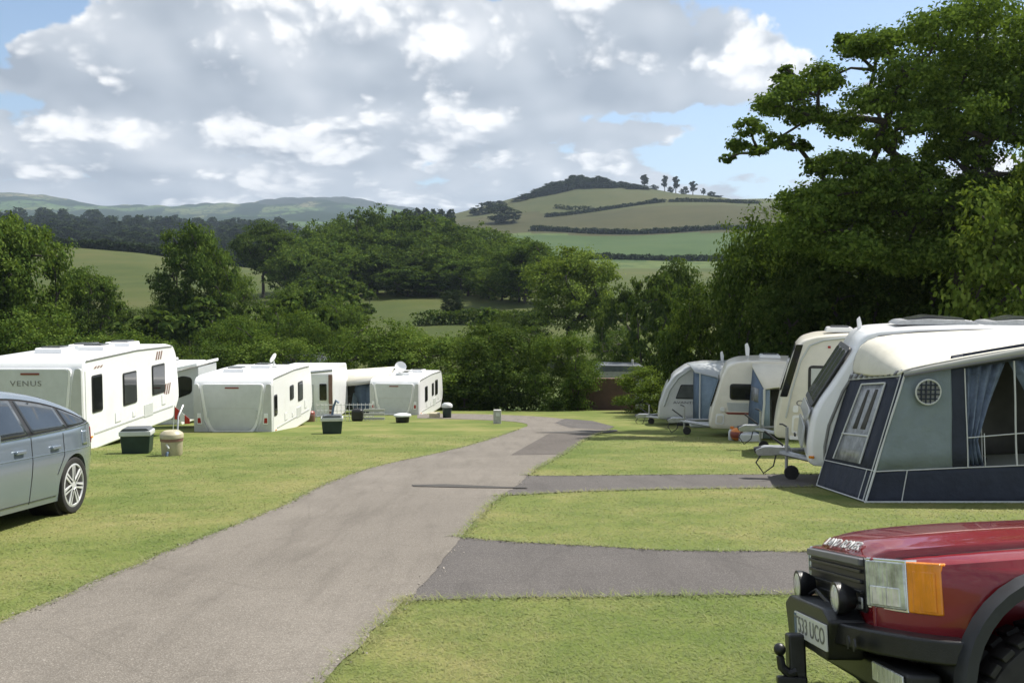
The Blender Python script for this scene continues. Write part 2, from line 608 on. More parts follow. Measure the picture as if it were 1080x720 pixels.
# ------------------------------------------------------------------ ground sheet
def build_ground():
    th = np.concatenate([np.arange(-32, 32.01, .13), np.arange(36, 328, 4)])
    th = np.radians(th)
    rr = np.concatenate([[.6, 2, 5, 10, 18, 26, 34, 41], np.exp(np.arange(math.log(46), math.log(6600), .0165))])
    A, RR = np.meshgrid(th, rr)
    X, Y = RR * np.sin(A), RR * np.cos(A)
    Z = height(X, Y)
    nr, na = X.shape
    V = np.stack([X, Y, Z], -1).reshape(-1, 3)
    i, j = np.meshgrid(np.arange(nr - 1), np.arange(na), indexing='ij')
    j2 = (j + 1) % na
    q = np.stack([i * na + j, i * na + j2, (i + 1) * na + j2, (i + 1) * na + j], -1).reshape(-1, 4)[:, ::-1]
    V = np.concatenate([V, [[0, 0, -EYE]]])
    c = len(V) - 1
    tris = np.stack([np.full(na, c), (np.arange(na) + 1) % na, np.arange(na)], -1)
    me = bpy.data.meshes.new('ground')
    me.vertices.add(len(V))
    me.vertices.foreach_set('co', V.astype(np.float32).ravel())
    loops = np.concatenate([q.ravel(), tris.ravel()]).astype(np.int32)
    me.loops.add(len(loops))
    me.loops.foreach_set('vertex_index', loops)
    me.polygons.add(len(q) + len(tris))
    ls = np.concatenate([np.arange(len(q)) * 4, len(q) * 4 + np.arange(len(tris)) * 3]).astype(np.int32)
    me.polygons.foreach_set('loop_start', ls)
    names = ['lawn', 'rough', 'meadow', 'pasture', 'hay', 'upland', 'patch', 'moor']
    for n in names:
        me.materials.append(M[n])
    cen = V[q].mean(1)
    x, y = cen[:, 0], cen[:, 1]
    px = 540 + F * x / np.maximum(y, 1)
    wob = 6 * np.sin(x * .03) + 4 * np.sin(x * .011 + 2)
    mi = np.zeros(len(q), int)
    mi[y > 49] = 1
    mi[(y > 98) & (y < 1250)] = 2
    hill = (px > 440) & (px < 1250)
    mi[(y > 400) & (y < 1250)] = 1
    mi[hill & (y + wob > 470) & (y < 650)] = 3
    mi[hill & (y + wob + (px - 650) * .25 > 655) & (y < 1000)] = 4
    mi[hill & (y + wob * 1.3 + (px - 650) * .32 > 815) & (y < 1300)] = 5
    mi[hill & (y > 1120)] = 7
    mi[y >= 1250] = 6
    far_h = (y > 3300) & (y < 4600)
    mi[far_h & (px > 275) & (px < 440) & (y > 3750)] = 7
    mi[far_h & (px < 72) & (y > 4020)] = 5
    mi[(y > 1250) & (y < 2250) & (px < 520)] = 7
    mi[y < 0] = 0
    allm = np.concatenate([mi, np.zeros(len(tris), int)]).astype(np.int32)
    me.polygons.foreach_set('material_index', allm)
    me.polygons.foreach_set('use_smooth', np.ones(len(allm), bool))
    me.update(calc_edges=True)
    o = bpy.data.objects.new('ground', me)
    COL.objects.link(o)
    o['kind'] = 'structure'


build_ground()


# ------------------------------------------------------------------ road and pitch pads
def chaikin(p, n=2):
    p = [Vector(a) for a in p]
    for _ in range(n):
        q = [p[0]]
        for a, b in zip(p[:-1], p[1:]):
            q += [a * .75 + b * .25, a * .25 + b * .75]
        q.append(p[-1])
        p = q
    return p


def lawn_pts(px):
    return [on_lawn(a, b).to_2d() for a, b in px]


def sheet(name, outline, dz, mat):
    me = bpy.data.meshes.new(name)
    bm = bmesh.new()
    vs = [bm.verts.new((p[0], p[1], -EYE - SLOPE * p[1] + dz)) for p in outline]
    f = bm.faces.new(vs)
    if f.normal.z < 0:
        f.normal_flip()
    bmesh.ops.triangulate(bm, faces=[f])
    for f in bm.faces:
        f.normal_update()
        if f.normal.z < 0:
            f.normal_flip()
    bm.to_mesh(me)
    bm.free()
    me.materials.append(mat)
    o = bpy.data.objects.new(name, me)
    COL.objects.link(o)
    o['kind'] = 'structure'
    return [Vector(p).to_2d() for p in outline]


def ragged(p, amp=.022, step=.15):
    out = []
    for a, b in zip(p[:-1], p[1:]):
        n = max(1, int((b - a).length / step))
        d = (b - a).normalized()
        nn = Vector((-d.y, d.x))
        for k in range(n):
            out.append(a.lerp(b, k / n) + nn * random.uniform(-amp, amp))
    out.append(p[-1])
    return out


left_edge = [(0, 657), (150, 592), (250, 553), (300, 533), (336, 513), (381, 496), (421, 486), (461, 478), (501, 468), (526, 460), (549, 452), (558, 449), (554, 446), (530, 443.5), (470, 441.5), (440, 441)]
far_edge = [(440, 436.5), (480, 436), (550, 438), (585, 440.5), (612, 444), (634, 449), (646, 453)]
right_edge = [(646, 453), (622, 460), (590, 482), (566, 494), (558, 501), (541, 516), (525, 525), (500, 552), (487, 566), (480, 574), (439, 625), (433, 630), (405, 655), (368, 694), (344, 720)]
le = [Vector((-3.7, -14)), Vector((-3.6, 2))] + lawn_pts(left_edge)
re = lawn_pts(right_edge) + [Vector((-1.25, 2)), Vector((-1.2, -14))]
road_poly = sheet('road', ragged(chaikin(le)) + ragged(chaikin(lawn_pts(far_edge))) + ragged(chaikin(re)), .009, M['road'])

p1u = lawn_pts([(470, 566), (487, 566), (540, 571.6), (650, 576.7), (706, 581), (860, 581), (1080, 583)])
p1l = lawn_pts([(870, 626), (700, 628), (540, 630.5), (437, 633), (415, 636)])
pad1 = sheet('pitch_pad_near', ragged(chaikin(p1u) + [Vector((13, p1u[-1].y))], .015) + ragged([Vector((13, p1l[0].y + .05))] + chaikin(p1l), .015), .0045, M['pad'])
p2u = lawn_pts([(540, 500), (560, 502), (640, 501), (790, 500), (880, 500)])
p2l = lawn_pts([(880, 513), (773, 515), (640, 517), (540, 522), (510, 524)])
pad2 = sheet('pitch_pad_far', ragged(chaikin(p2u) + [Vector((17, p2u[-1].y))], .02) + ragged([Vector((17, p2l[0].y))] + chaikin(p2l), .02), .0045, M['pad'])
seam = sheet('tarmac_patch', lawn_pts([(539, 480), (560, 468), (579, 457.5), (624, 457.2), (637, 455), (610, 466), (594, 479.5)]), .014, M['seam'])
sheet('tarmac_patch', lawn_pts([(562, 456.4), (600, 455), (640, 454.4), (650, 453.4), (652, 454.6), (640, 456.6), (600, 457.2)]), .018, M['joint'])
sheet('tarmac_patch', lawn_pts([(434, 512), (470, 511.3), (530, 514), (556, 514.5), (556, 515.6), (500, 515), (436, 513.6)]), .018, M['joint'])
sheet('tarmac_patch', lawn_pts([(596, 441.5), (625, 444), (648, 450), (640, 453.5), (600, 451), (585, 446)]), .0125, M['pad'])


def inside(P, poly):
    x, y = P[:, 0], P[:, 1]
    c = np.zeros(len(P), bool)
    n = len(poly)
    for i in range(n):
        a, b = poly[i], poly[i - 1]
        if a.y == b.y:
            continue
        cond = ((a.y > y) != (b.y > y)) & (x < (b.x - a.x) * (y - a.y) / (b.y - a.y) + a.x)
        c ^= cond
    return c


# ------------------------------------------------------------------ short grass blades and chippings
def build_grass():
    n = 360000
    r = np.exp(rng.uniform(math.log(3.6), math.log(27), n))
    a = np.radians(rng.uniform(-36, 36, n))
    P = np.stack([r * np.sin(a), r * np.cos(a)], -1)
    keep = ~(inside(P, road_poly) | inside(P, pad1) | inside(P, pad2))
    P, r = P[keep], r[keep]
    n = len(P)
    clump = .5 + .5 * np.sin(P[:, 0] * 2.3 + np.sin(P[:, 1] * 1.7)) * np.sin(P[:, 1] * 2.9 + P[:, 0])
    h = rng.uniform(.005, .015, n) * (.75 + .5 * clump)
    w = np.maximum(.003, .0008 * r) * rng.uniform(.7, 1.4, n)
    # longer tufts creeping over the tarmac edges
    ex, eh = [], []
    for poly in (road_poly, pad1, pad2):
        for i in range(len(poly)):
            a_, b_ = poly[i - 1], poly[i]
            L = (b_ - a_).length
            if L > 1.5 or not 3 < b_.y < 30:
                continue
            d = (b_ - a_).normalized()
            for _ in range(int(L * 300 / max(1, b_.y / 8))):
                q = a_.lerp(b_, random.random()) + Vector((-d.y, d.x)) * random.gauss(0, .035)
                ex.append((q.x, q.y))
                eh.append(random.uniform(.015, .042))
    EX = np.array(ex)
    ok = np.zeros(len(EX), int)
    for poly in (road_poly, pad1, pad2):
        ok += inside(EX, poly)
    # keep them off the joins between road and pads
    probe = sum(((inside(EX + np.array(o_), road_poly) | inside(EX + np.array(o_), pad1) | inside(EX + np.array(o_), pad2)).astype(int) for o_ in ((.12, 0), (-.12, 0), (0, .12), (0, -.12))), np.zeros(len(EX), int))
    sel = probe < 4
    EX, eh = EX[sel], np.array(eh)[sel]
    P = np.concatenate([P, EX])
    h = np.concatenate([h, eh])
    w = np.concatenate([w, np.maximum(.004, .0009 * EX[:, 1]) * rng.uniform(.7, 1.3, len(EX))])
    n = len(P)
    base = np.stack([P[:, 0], P[:, 1], -EYE - SLOPE * P[:, 1] + .002], -1)
    ang = rng.uniform(0, 2 * math.pi, n)
    side = np.stack([np.cos(ang), np.sin(ang), np.zeros(n)], -1) * w[:, None] / 2
    k = rng.uniform(1.8, 3.8, n)
    lean = np.stack([np.sin(ang) * -k, np.cos(ang) * k, np.ones(n)], -1)
    tip = base + lean * h[:, None]
    V = np.stack([base + side, base - side, tip], 1)
    nz = np.cross(V[:, 1] - V[:, 0], V[:, 2] - V[:, 0])[:, 2]
    V[nz < 0] = V[nz < 0][:, [1, 0, 2]]
    V = V.reshape(-1, 3)
    o = quads('grass', V, M['blade'], None, 3)
    tag(o, 'short mown grass on the verges beside the road', 'grass', kind='stuff')


m, nt, b, o = newmat('grass_blades')
geo = nt.nodes.new('ShaderNodeNewGeometry')
f1 = noise(nt, .45, 4, .6)
f3 = noise(nt, 2.7, 3, .6)
k = total_fac = mth(nt, 'ADD', mth(nt, 'ADD', mth(nt, 'MULTIPLY', f1, .65), mth(nt, 'MULTIPLY', f3, .25)), mth(nt, 'MULTIPLY', geo.outputs['Random Per Island'], .18))
col = ramp(nt, k, [(.42, (.100, .137, .029)), (.54, (.145, .170, .045)), (.66, (.210, .200, .072)), (.72, (.25, .235, .10))])
nt.links.new(col, b.inputs['Base Color'])
b.inputs['Roughness'].default_value = .8
M['blade'] = m
build_grass()


def build_chips():
    pts = []
    for poly, n in ((road_poly, 1500), (pad1, 500), (pad2, 250)):
        for _ in range(n):
            i = random.randrange(len(poly))
            a, b2 = poly[i - 1], poly[i]
            if (a - b2).length > 1.2:
                continue
            q = a.lerp(b2, random.random())
            d = (b2 - a).normalized()
            q = q + Vector((-d.y, d.x)) * random.gauss(0, .05)
            if 3 < q.y < 25:
                pts.append((q.x, q.y))
    P = np.array(pts)
    n = len(P)
    C = np.stack([P[:, 0], P[:, 1], -EYE - SLOPE * P[:, 1] + .012], -1)
    s = rng.uniform(.008, .022, n)
    V = []
    N = np.stack([rng.normal(size=n) * .4, rng.normal(size=n) * .4, np.ones(n)], -1)
    V = leaf_quads(C, N, s, .9)
    V2 = leaf_quads(C + np.array([0, 0, -.003]), rng.normal(size=(n, 3)), s * .9, .9)
    o = quads('chippings', np.concatenate([V, V2]), M['gravel'])
    tag(o, 'loose pale chippings along the tarmac edges', 'gravel', kind='stuff')


build_chips()

# ------------------------------------------------------------------ sun, sky and air
SUN_EL, SUN_AZ = R(55), R(56)
sd = bpy.data.lights.new('sun', 'SUN')
sd.energy = 5.0
sd.angle = R(.53)
sd.color = (1, .955, .87)
so = bpy.data.objects.new('sun', sd)
COL.objects.link(so)
sv = Vector((math.cos(SUN_EL) * math.sin(SUN_AZ), math.cos(SUN_EL) * math.cos(SUN_AZ), math.sin(SUN_EL)))
so.rotation_euler = sv.to_track_quat('Z', 'Y').to_euler()
so.location = sv * 200

W = bpy.data.worlds.new('World')
S.world = W
W.use_nodes = True
nt = W.node_tree
bg = nt.nodes['Background']
STR = .1
bg.inputs['Strength'].default_value = STR
W.cycles.sampling_method = 'MANUAL'
W.cycles.sample_map_resolution = 256
sky = nt.nodes.new('ShaderNodeTexSky')
sky.sky_type = 'NISHITA'
sky.sun_disc = False
sky.sun_elevation = SUN_EL
sky.sun_rotation = SUN_AZ
sky.altitude = 50
sky.air_density = 1.0
sky.dust_density = .6
sky.ozone_density = 2.0
tc = nt.nodes.new('ShaderNodeTexCoord')
nv = nt.nodes.new('ShaderNodeVectorMath')
nv.operation = 'NORMALIZE'
nt.links.new(tc.outputs['Generated'], nv.inputs[0])
sp = nt.nodes.new('ShaderNodeSeparateXYZ')
nt.links.new(nv.outputs[0], sp.inputs[0])
el = mth(nt, 'ARCSINE', sp.outputs[2])
az = mth(nt, 'ARCTAN2', sp.outputs[0], sp.outputs[1])
elp = mth(nt, 'MAXIMUM', el, .0)


def gauss(px, py, sx, sy, amp):
    a0, e0 = math.atan((px - 540) / F), math.atan((300 - py) / F)
    a = mth(nt, 'DIVIDE', mth(nt, 'SUBTRACT', az, a0), sx / F)
    e = mth(nt, 'DIVIDE', mth(nt, 'SUBTRACT', el, e0), sy / F)
    q = mth(nt, 'ADD', mth(nt, 'MULTIPLY', a, a), mth(nt, 'MULTIPLY', e, e))
    return mth(nt, 'MULTIPLY', mth(nt, 'EXPONENT', mth(nt, 'MULTIPLY', q, -1)), amp)


def total(lst):
    r = lst[0]
    for g in lst[1:]:
        r = mth(nt, 'ADD', r, g)
    return r


def cloud_field(du, dv, detail=7, billow=True):
    U = mth(nt, 'ADD', mth(nt, 'MULTIPLY', az, 5.6), du)
    V = mth(nt, 'ADD', mth(nt, 'MULTIPLY', mth(nt, 'LOGARITHM', mth(nt, 'ADD', elp, .05), math.e), 2.2), dv)
    cb = nt.nodes.new('ShaderNodeCombineXYZ')
    nt.links.new(U, cb.inputs[0])
    nt.links.new(V, cb.inputs[1])
    n = nt.nodes.new('ShaderNodeTexNoise')
    n.noise_dimensions = '2D'
    n.inputs['Scale'].default_value = 1.25
    n.inputs['Detail'].default_value = detail
    n.inputs['Roughness'].default_value = .53
    nt.links.new(cb.outputs[0], n.inputs['Vector'])
    if not billow:
        return n.outputs['Fac'], None
    wv = nt.nodes.new('ShaderNodeVectorMath')
    wv.operation = 'MULTIPLY_ADD'
    wv.inputs[1].default_value = (.5, .5, 0)
    nt.links.new(n.outputs['Color'], wv.inputs[0])
    nt.links.new(cb.outputs[0], wv.inputs[2])
    tot = None
    for sc_, am in ((2.4, .5), (5.5, .3), (12, .2)):
        vo = nt.nodes.new('ShaderNodeTexVoronoi')
        vo.voronoi_dimensions = '2D'
        vo.inputs['Scale'].default_value = sc_
        nt.links.new(wv.outputs[0], vo.inputs['Vector'])
        d = mth(nt, 'MULTIPLY', mth(nt, 'SUBTRACT', 1.0, vo.outputs['Distance']), am)
        tot = d if tot is None else mth(nt, 'ADD', tot, d)
    return n.outputs['Fac'], tot


bias = total([
    gauss(15, 42, 80, 30, -.55), gauss(20, 75, 60, 60, -.05), gauss(905, 20, 150, 60, -.60), gauss(520, -4, 40, 16, -.35),
    gauss(760, 150, 190, 45, -.20), gauss(860, 180, 120, 60, -.12),
    gauss(640, 60, 150, 62, .26), gauss(790, 72, 55, 34, .34), gauss(330, 60, 240, 75, .22), gauss(110, 90, 120, 50, .10),
    gauss(300, 150, 420, 45, .15), gauss(250, 90, 330, 60, .12), gauss(460, 30, 90, 30, .15), gauss(560, 200, 600, 25, .05), gauss(100, 128, 70, 16, -.14), gauss(360, 138, 90, 8, -.12), gauss(470, 150, 60, 8, -.16), gauss(620, 128, 110, 9, -.20), gauss(200, 172, 110, 7, -.14), gauss(30, 130, 50, 12, -.12), gauss(520, 196, 90, 7, -.10)])
n0, bil = cloud_field(0, 0)
n1, _ = cloud_field(.10, .20, 2, False)
n2, _ = cloud_field(.0, .0, 3, False)
dens = mth(nt, 'ADD', mth(nt, 'ADD', mth(nt, 'MULTIPLY', n0, .95), mth(nt, 'MULTIPLY', bil, .22)), mth(nt, 'ADD', bias, -.035))
mask = nt.nodes.new('ShaderNodeMapRange')
mask.interpolation_type = 'SMOOTHSTEP'
mask.inputs['From Min'].default_value = .46
mask.inputs['From Max'].default_value = .535
nt.links.new(dens, mask.inputs['Value'])
# puffs facing the sun are bright; thick middles and flat undersides are grey
glow = total([gauss(400, 25, 170, 50, .40), gauss(800, 85, 70, 40, .45), gauss(505, 48, 60, 26, .35), gauss(60, 165, 110, 25, .16), gauss(650, 95, 90, 45, -.30), gauss(330, 100, 260, 30, -.30), gauss(700, 112, 130, 16, -.25), gauss(80, 60, 60, 40, .1), gauss(600, 165, 160, 12, .22), gauss(110, 150, 120, 12, .20), gauss(280, 190, 200, 14, .15), gauss(340, 130, 120, 10, .12)])
base = mth(nt, 'ADD', mth(nt, 'MULTIPLY', mth(nt, 'SUBTRACT', n2, n1), 1.5), mth(nt, 'ADD', mth(nt, 'MULTIPLY', glow, .6), .36), clamp=True)
bcol = ramp(nt, base, [(0, (2.6, 2.95, 3.45)), (.4, (3.7, 4.05, 4.5)), (.8, (4.9, 5.15, 5.5)), (1, (6.2, 6.3, 6.5))])
# brighter puffs standing in front of the grey decks, sunlit at their tops
n3, b3 = cloud_field(3.3, 7.1)
n4, _ = cloud_field(3.38, 7.32, 3, False)
pf = total([mth(nt, 'MULTIPLY', n3, .85), mth(nt, 'MULTIPLY', b3, .40), mth(nt, 'MULTIPLY', glow, .34)])
m2 = nt.nodes.new('ShaderNodeMapRange')
m2.interpolation_type = 'SMOOTHSTEP'
m2.inputs['From Min'].default_value = .655
m2.inputs['From Max'].default_value = .82
nt.links.new(pf, m2.inputs['Value'])
sh_ = total([mth(nt, 'MULTIPLY', mth(nt, 'SUBTRACT', n3, n4), 2.2), mth(nt, 'MULTIPLY', mth(nt, 'SUBTRACT', b3, .62), 1.4), mth(nt, 'MULTIPLY', glow, .5)])
sh_ = mth(nt, 'ADD', sh_, .45, clamp=True)
pcol = ramp(nt, sh_, [(0, (3.4, 3.7, 4.15)), (.35, (5.2, 5.4, 5.7)), (.65, (7.4, 7.4, 7.4)), (1, (8.6, 8.5, 8.4))])
ccol = mixc(nt, mth(nt, 'MULTIPLY', m2.outputs[0], .9), bcol, pcol)
# thin veil of bright air low over the hills
veil = mth(nt, 'MULTIPLY', mth(nt, 'EXPONENT', mth(nt, 'MULTIPLY', elp, -9)), .6)
skyc = mixc(nt, veil, sky.outputs[0], (3.7, 4.5, 5.5))
nt.links.new(mixc(nt, mask.outputs[0], skyc, ccol), bg.inputs['Color'])

hz = MB().box((0, 0, 0), (15000, 15000, 1)).build('haze', M['white'], smooth=False)
hm = bpy.data.materials.new('haze_air')
hm.use_nodes = True
hn = hm.node_tree
for q in list(hn.nodes):
    hn.nodes.remove(q)
ho = hn.nodes.new('ShaderNodeOutputMaterial')
pv = hn.nodes.new('ShaderNodeVolumePrincipled')
pv.inputs['Color'].default_value = (.62, .76, .95, 1)
pv.inputs['Density'].default_value = .00012
pv.inputs['Anisotropy'].default_value = .3
hn.links.new(pv.outputs[0], ho.inputs['Volume'])
hz.data.materials.clear()
hz.data.materials.append(hm)
tag(hz, 'pale blue summer haze in the air over the valley', 'haze', kind='stuff')
zlo = min(v.co.z for v in bpy.data.objects['ground'].data.vertices) - 1
zhi = 440
hz.scale.z = zhi - zlo
hz.location.z = (zhi + zlo) / 2

S.view_settings.view_transform = 'Standard'
S.view_settings.look = 'None'
S.view_settings.exposure = .6
S.view_settings.gamma = 1
S.cycles.max_bounces = 6
S.cycles.volume_bounces = 0
S.cycles.use_denoising = True

# ------------------------------------------------------------------ trees
def blob_leaves(c, r, n, size, flat=.75, sprays=None, up=.35, rnd=.50):
    """leaves gathered in sprays over and through one clump of a crown"""
    c = np.asarray(c, float)
    k = sprays or max(5, n // 36)
    d = sph(k)
    d[:, 2] = d[:, 2] * .85 + .12
    sc = c + d * r * (rng.uniform(.35, 1.0, (k, 1)) ** .6) * np.array([1, 1, flat])
    idx = rng.integers(0, k, n)
    off = rng.normal(size=(n, 3)) * r * np.array([.22, .22, .11])
    P = sc[idx] + off
    N = d[idx] * .85 + rng.normal(size=(n, 3)) * rnd + np.array([0, 0, up])
    s = size * rng.uniform(.6, 1.35, n)
    return leaf_quads(P, N, s)


def grow_limbs(base, fork, targets, rbase, rtip, sag=.05):
    """tapered limbs joining every clump to the trunk, each from its nearest limb"""
    base, fork = Vector(base), Vector(fork)
    nodes = [(base, None)]
    K = 5
    for i in range(1, K + 1):
        t = i / K
        p = base.lerp(fork, t) + Vector((random.uniform(-1, 1), random.uniform(-1, 1), 0)) * rbase * .35 * (0 if i == K else 1)
        nodes.append((p, len(nodes) - 1))
    first = len(nodes)
    tips = []
    for T in sorted([Vector(t) for t in targets], key=lambda q: (q - fork).length):
        dT = (T - fork).length
        best, bi = 1e9, first - 1
        for i in range(first - 2, len(nodes)):
            p = nodes[i][0]
            if (p - fork).length > dT * .92:
                continue
            c = (p - T).length + .25 * abs(p.z - T.z)
            if c < best:
                best, bi = c, i
        a = nodes[bi][0]
        L = (T - a).length
        n = max(2, min(5, int(L / (dT * .18 + 1e-6))))
        prev = bi
        mid = Vector((random.uniform(-1, 1), random.uniform(-1, 1), random.uniform(0, 1.2))) * L * .13
        for k in range(1, n + 1):
            t = k / n
            p = a.lerp(T, t) + mid * math.sin(math.pi * t) + Vector((random.uniform(-1, 1), random.uniform(-1, 1), random.uniform(-1, 1))) * L * .03
            nodes.append((p, prev))
            prev = len(nodes) - 1
        tips.append(prev)
    load = [0.0] * len(nodes)
    for t in tips:
        i = t
        while i is not None:
            load[i] += 1
            i = nodes[i][1]
    tot = max(load)
    rad = [rtip + (rbase - rtip) * (l / tot) ** .62 for l in load]
    mb = MB()
    trunk = MB()
    trunk.tube([nodes[0][0] - Vector((0, 0, rbase * .8))] + [nodes[i][0] for i in range(0, first)], [rbase * 1.9, rbase * 1.45] + [rbase * (1.05 - .25 * i / first) for i in range(1, first)], 10)
    for i in range(first, len(nodes)):
        p, par = nodes[i]
        q = nodes[par][0]
        ra = min(rad[par], rbase * .75) if par < first else rad[par]
        mb.tube([q, p], [ra, rad[i]], 6)
    return trunk, mb


def crown_blobs(kind, n):
    out = []
    tries = 0
    while len(out) < n and tries < 9000:
        tries += 1
        if kind == 'oak':
            d = sph(1)[0]
            rr = random.uniform(.45, 1) ** .5
            p = Vector((d[0] * .38 * rr, d[1] * .38 * rr, .60 + d[2] * .31 * rr))
            if p.z < .36 and math.hypot(p.x, p.y) < .16:
                continue
            r = random.uniform(.085, .15)
        elif kind == 'bush':
            d = sph(1)[0]
            rr = random.uniform(.4, 1) ** .5
            p = Vector((d[0] * .40 * rr, d[1] * .40 * rr, .42 + d[2] * .50 * rr))
            if p.z < .05:
                continue
            r = random.uniform(.10, .17)
        elif kind == 'wood':
            d = sph(1)[0]
            rr = random.uniform(.5, 1) ** .5
            p = Vector((d[0] * .40 * rr, d[1] * .40 * rr, .52 + d[2] * .42 * rr))
            if p.z < .12:
                continue
            r = random.uniform(.11, .17)
        elif kind == 'tall':
            z = random.uniform(.18, .92)
            w = .36 * math.sin(math.pi * (z * .88 + .08)) ** .7
            a = random.uniform(0, 6.3)
            rr = random.uniform(.3, 1) ** .5
            p = Vector((math.cos(a) * w * rr, math.sin(a) * w * rr, z))
            r = random.uniform(.09, .15)
        elif kind == 'pine':
            z = random.choice([.94, .86, .76, .62, .48, .36])
            w = {.94: .14, .86: .28, .76: .38, .62: .26, .48: .34, .36: .16}[z]
            a = random.uniform(0, 6.3)
            rr = random.uniform(.1, 1)
            p = Vector((math.cos(a) * w * rr, math.sin(a) * w * rr, z))
            r = random.uniform(.09, .14)
        out.append((p, r))
    return out


PROTO = {}


def proto(key, kind, nb, nl, size, leaf, bark, rt=.022, rs=1., flat=.75):
    bl = [(p, r * rs) for p, r in crown_blobs(kind, nb)]
    w = np.array([r ** 2 for _, r in bl])
    cnt = (w / w.sum() * nl).astype(int)
    V = np.concatenate([blob_leaves(p, r, max(12, c), size, flat) for (p, r), c in zip(bl, cnt)])
    fk = {'oak': .30, 'wood': .2, 'bush': .10, 'tall': .2, 'pine': .6}[kind]
    tr, lb = grow_limbs((0, 0, 0), (random.uniform(-.02, .02), 0, fk), [p for p, r in bl], rt, .003)
    root = bpy.data.objects.new('tree_proto', None)
    c = quads('crown', V, M[leaf])
    t = tr.build('trunk', M[bark])
    l = lb.build('limbs', M[bark])
    PROTO[key] = (c.data, t.data, l.data)
    for q in (c, t, l):
        bpy.data.objects.remove(q)
    bpy.data.objects.remove(root)


for i in range(3):
    proto(f'oak{i}', 'oak', 60, 24000, .0235, ['leaf_mid', 'leaf_dark', 'leaf_mid'][i], 'bark')
    proto(f'bush{i}', 'bush', 52, 26000, .0225, ['leaf_mid', 'leaf_dark', 'leaf_mid'][i], 'bark', .016, rs=1.12, flat=.85)
    proto(f'far{i}', 'wood', 30, 7000, .045, ['leaf_mid', 'leaf_dark', 'leaf_mid'][i], 'bark', rs=1.4, flat=1.0)
    proto(f'farb{i}', 'bush', 24, 2400, .075, 'leaf_dark' if i else 'leaf_mid', 'bark', .016)
proto('ash', 'oak', 70, 24000, .024, 'leaf_light', 'bark', .02, rs=1.2, flat=.9)
proto('lightbush', 'bush', 50, 20000, .024, 'leaf_light', 'bark', .014)
proto('tall', 'tall', 40, 10000, .034, 'leaf_dark', 'bark', .018)
proto('gap', 'tall', 30, 7000, .032, 'leaf_dark', 'bark2', .02)
proto('hillpine', 'pine', 22, 1500, .10, 'leaf_far', 'bark', .03)
proto('hilloak', 'bush', 24, 2200, .10, 'leaf_far', 'bark', .02, rs=1.45, flat=1.0)


def plant(key, x, y, w, h, name, label, cat='tree', group=None, sink=.3, leaf=None, rz=None, bare=False):
    root = thing(name, label, cat, (x, y, H(x, y) - sink), random.uniform(0, 6.28) if rz is None else rz, group, (w, w, h))
    for nm, me in zip(('crown', 'trunk', 'limbs'), PROTO[key]):
        if bare and nm == 'limbs':
            continue
        o = bpy.data.objects.new(nm, me)
        COL.objects.link(o)
        o.parent = root
        if leaf and nm == 'crown':
            o.material_slots[0].link = 'OBJECT'
            o.material_slots[0].material = M[leaf]
    return root


def T(key, px, wpx, ytop, d, label, name='tree', cat='tree', group=None, leaf=None, rz=None, bare=False):
    p = at(px, ytop, d)
    g = H(p.x, p.y)
    return plant(key, p.x, p.y, wpx * d / F * 1.08, (p.z - g + .3) * 1.01, name, label, cat, group, .3, leaf, rz, bare)


# --- the big oak on the right
def big_oak():
    d0 = 31
    bl = [(985, 105, 34), (1030, 60, 44), (1075, 68, 44), (1020, 118, 34), (1065, 120, 36), (948, 108, 26), (990, 160, 26), (1030, 165, 24), (965, 205, 34), (920, 205, 34), (1020, 200, 30), (1080, 215, 36), (895, 235, 40), (860, 228, 34), (1040, 16, 46), (990, 34, 44), (1085, 36, 46), (932, 48, 32), (958, 78, 40), (905, 50, 20), (890, 42, 10), (1012, 84, 44), (1064, 96, 42), (1110, 90, 44), (1140, 60, 44),
          (872, 84, 27), (842, 96, 22), (815, 112, 19), (852, 122, 21), (792, 136, 17), (776, 154, 13), (767, 168, 7), (820, 148, 15), (842, 156, 12), (800, 160, 10), (830, 74, 8), (822, 86, 9),
          (884, 132, 22), (916, 108, 28), (928, 146, 22), (962, 130, 26), (1000, 136, 22), (1042, 136, 22), (1082, 140, 30), (1120, 140, 36),
          (886, 172, 26), (912, 184, 26), (944, 180, 28), (972, 186, 26), (860, 178, 16), (1052, 192, 16), (1088, 186, 26), (1130, 190, 36),
          (872, 206, 32), (832, 214, 22), (905, 224, 38), (950, 226, 42), (1000, 222, 34), (1046, 232, 36), (1095, 240, 44), (1140, 236, 40),
          (850, 250, 40), (900, 262, 42), (955, 270, 46), (1010, 266, 44), (1060, 280, 44), (1110, 290, 44)]
    root_p = at(1018, 440, d0)
    root = thing('oak_tree', 'large spreading oak with a long low branch reaching left over the touring vans', 'tree', (root_p.x, d0, H(root_p.x, d0) - .2))
    org = root.location
    Vs, tg = [], []
    for px, py, r in bl:
        reps = [random.gauss(0, 1.5)]
        if r >= 26:
            reps = [random.uniform(-3.8, -1.4), random.uniform(-.8, 1.4), random.uniform(2.6, 5)]
            if py < 175:
                reps = [random.uniform(-3.2, -.4), random.uniform(.6, 4)]
        elif r >= 18:
            reps = [random.uniform(-2.2, -.3), random.uniform(.6, 2.4)]
        for dd in reps:
            d = d0 + dd
            c = at(px + random.uniform(-6, 6) * (len(reps) > 1), py, d) - org
            R_ = r * d / F * (.82 if r >= 26 else .98)
            Vs.append(blob_leaves(c, R_, int(1350 * R_ ** 1.6) + 240, .135, .70))
            tg.append(c)
    quads('crown', np.concatenate(Vs), M['leaf_oak'], root)
    fork = at(1016, 235, d0 + .3) - org
    tr, lb = grow_limbs((0, 0, 0), fork, tg, .42, .022)
    tr.build('trunk', M['bark'], root)
    lb.build('limbs', M['bark'], root)


big_oak()

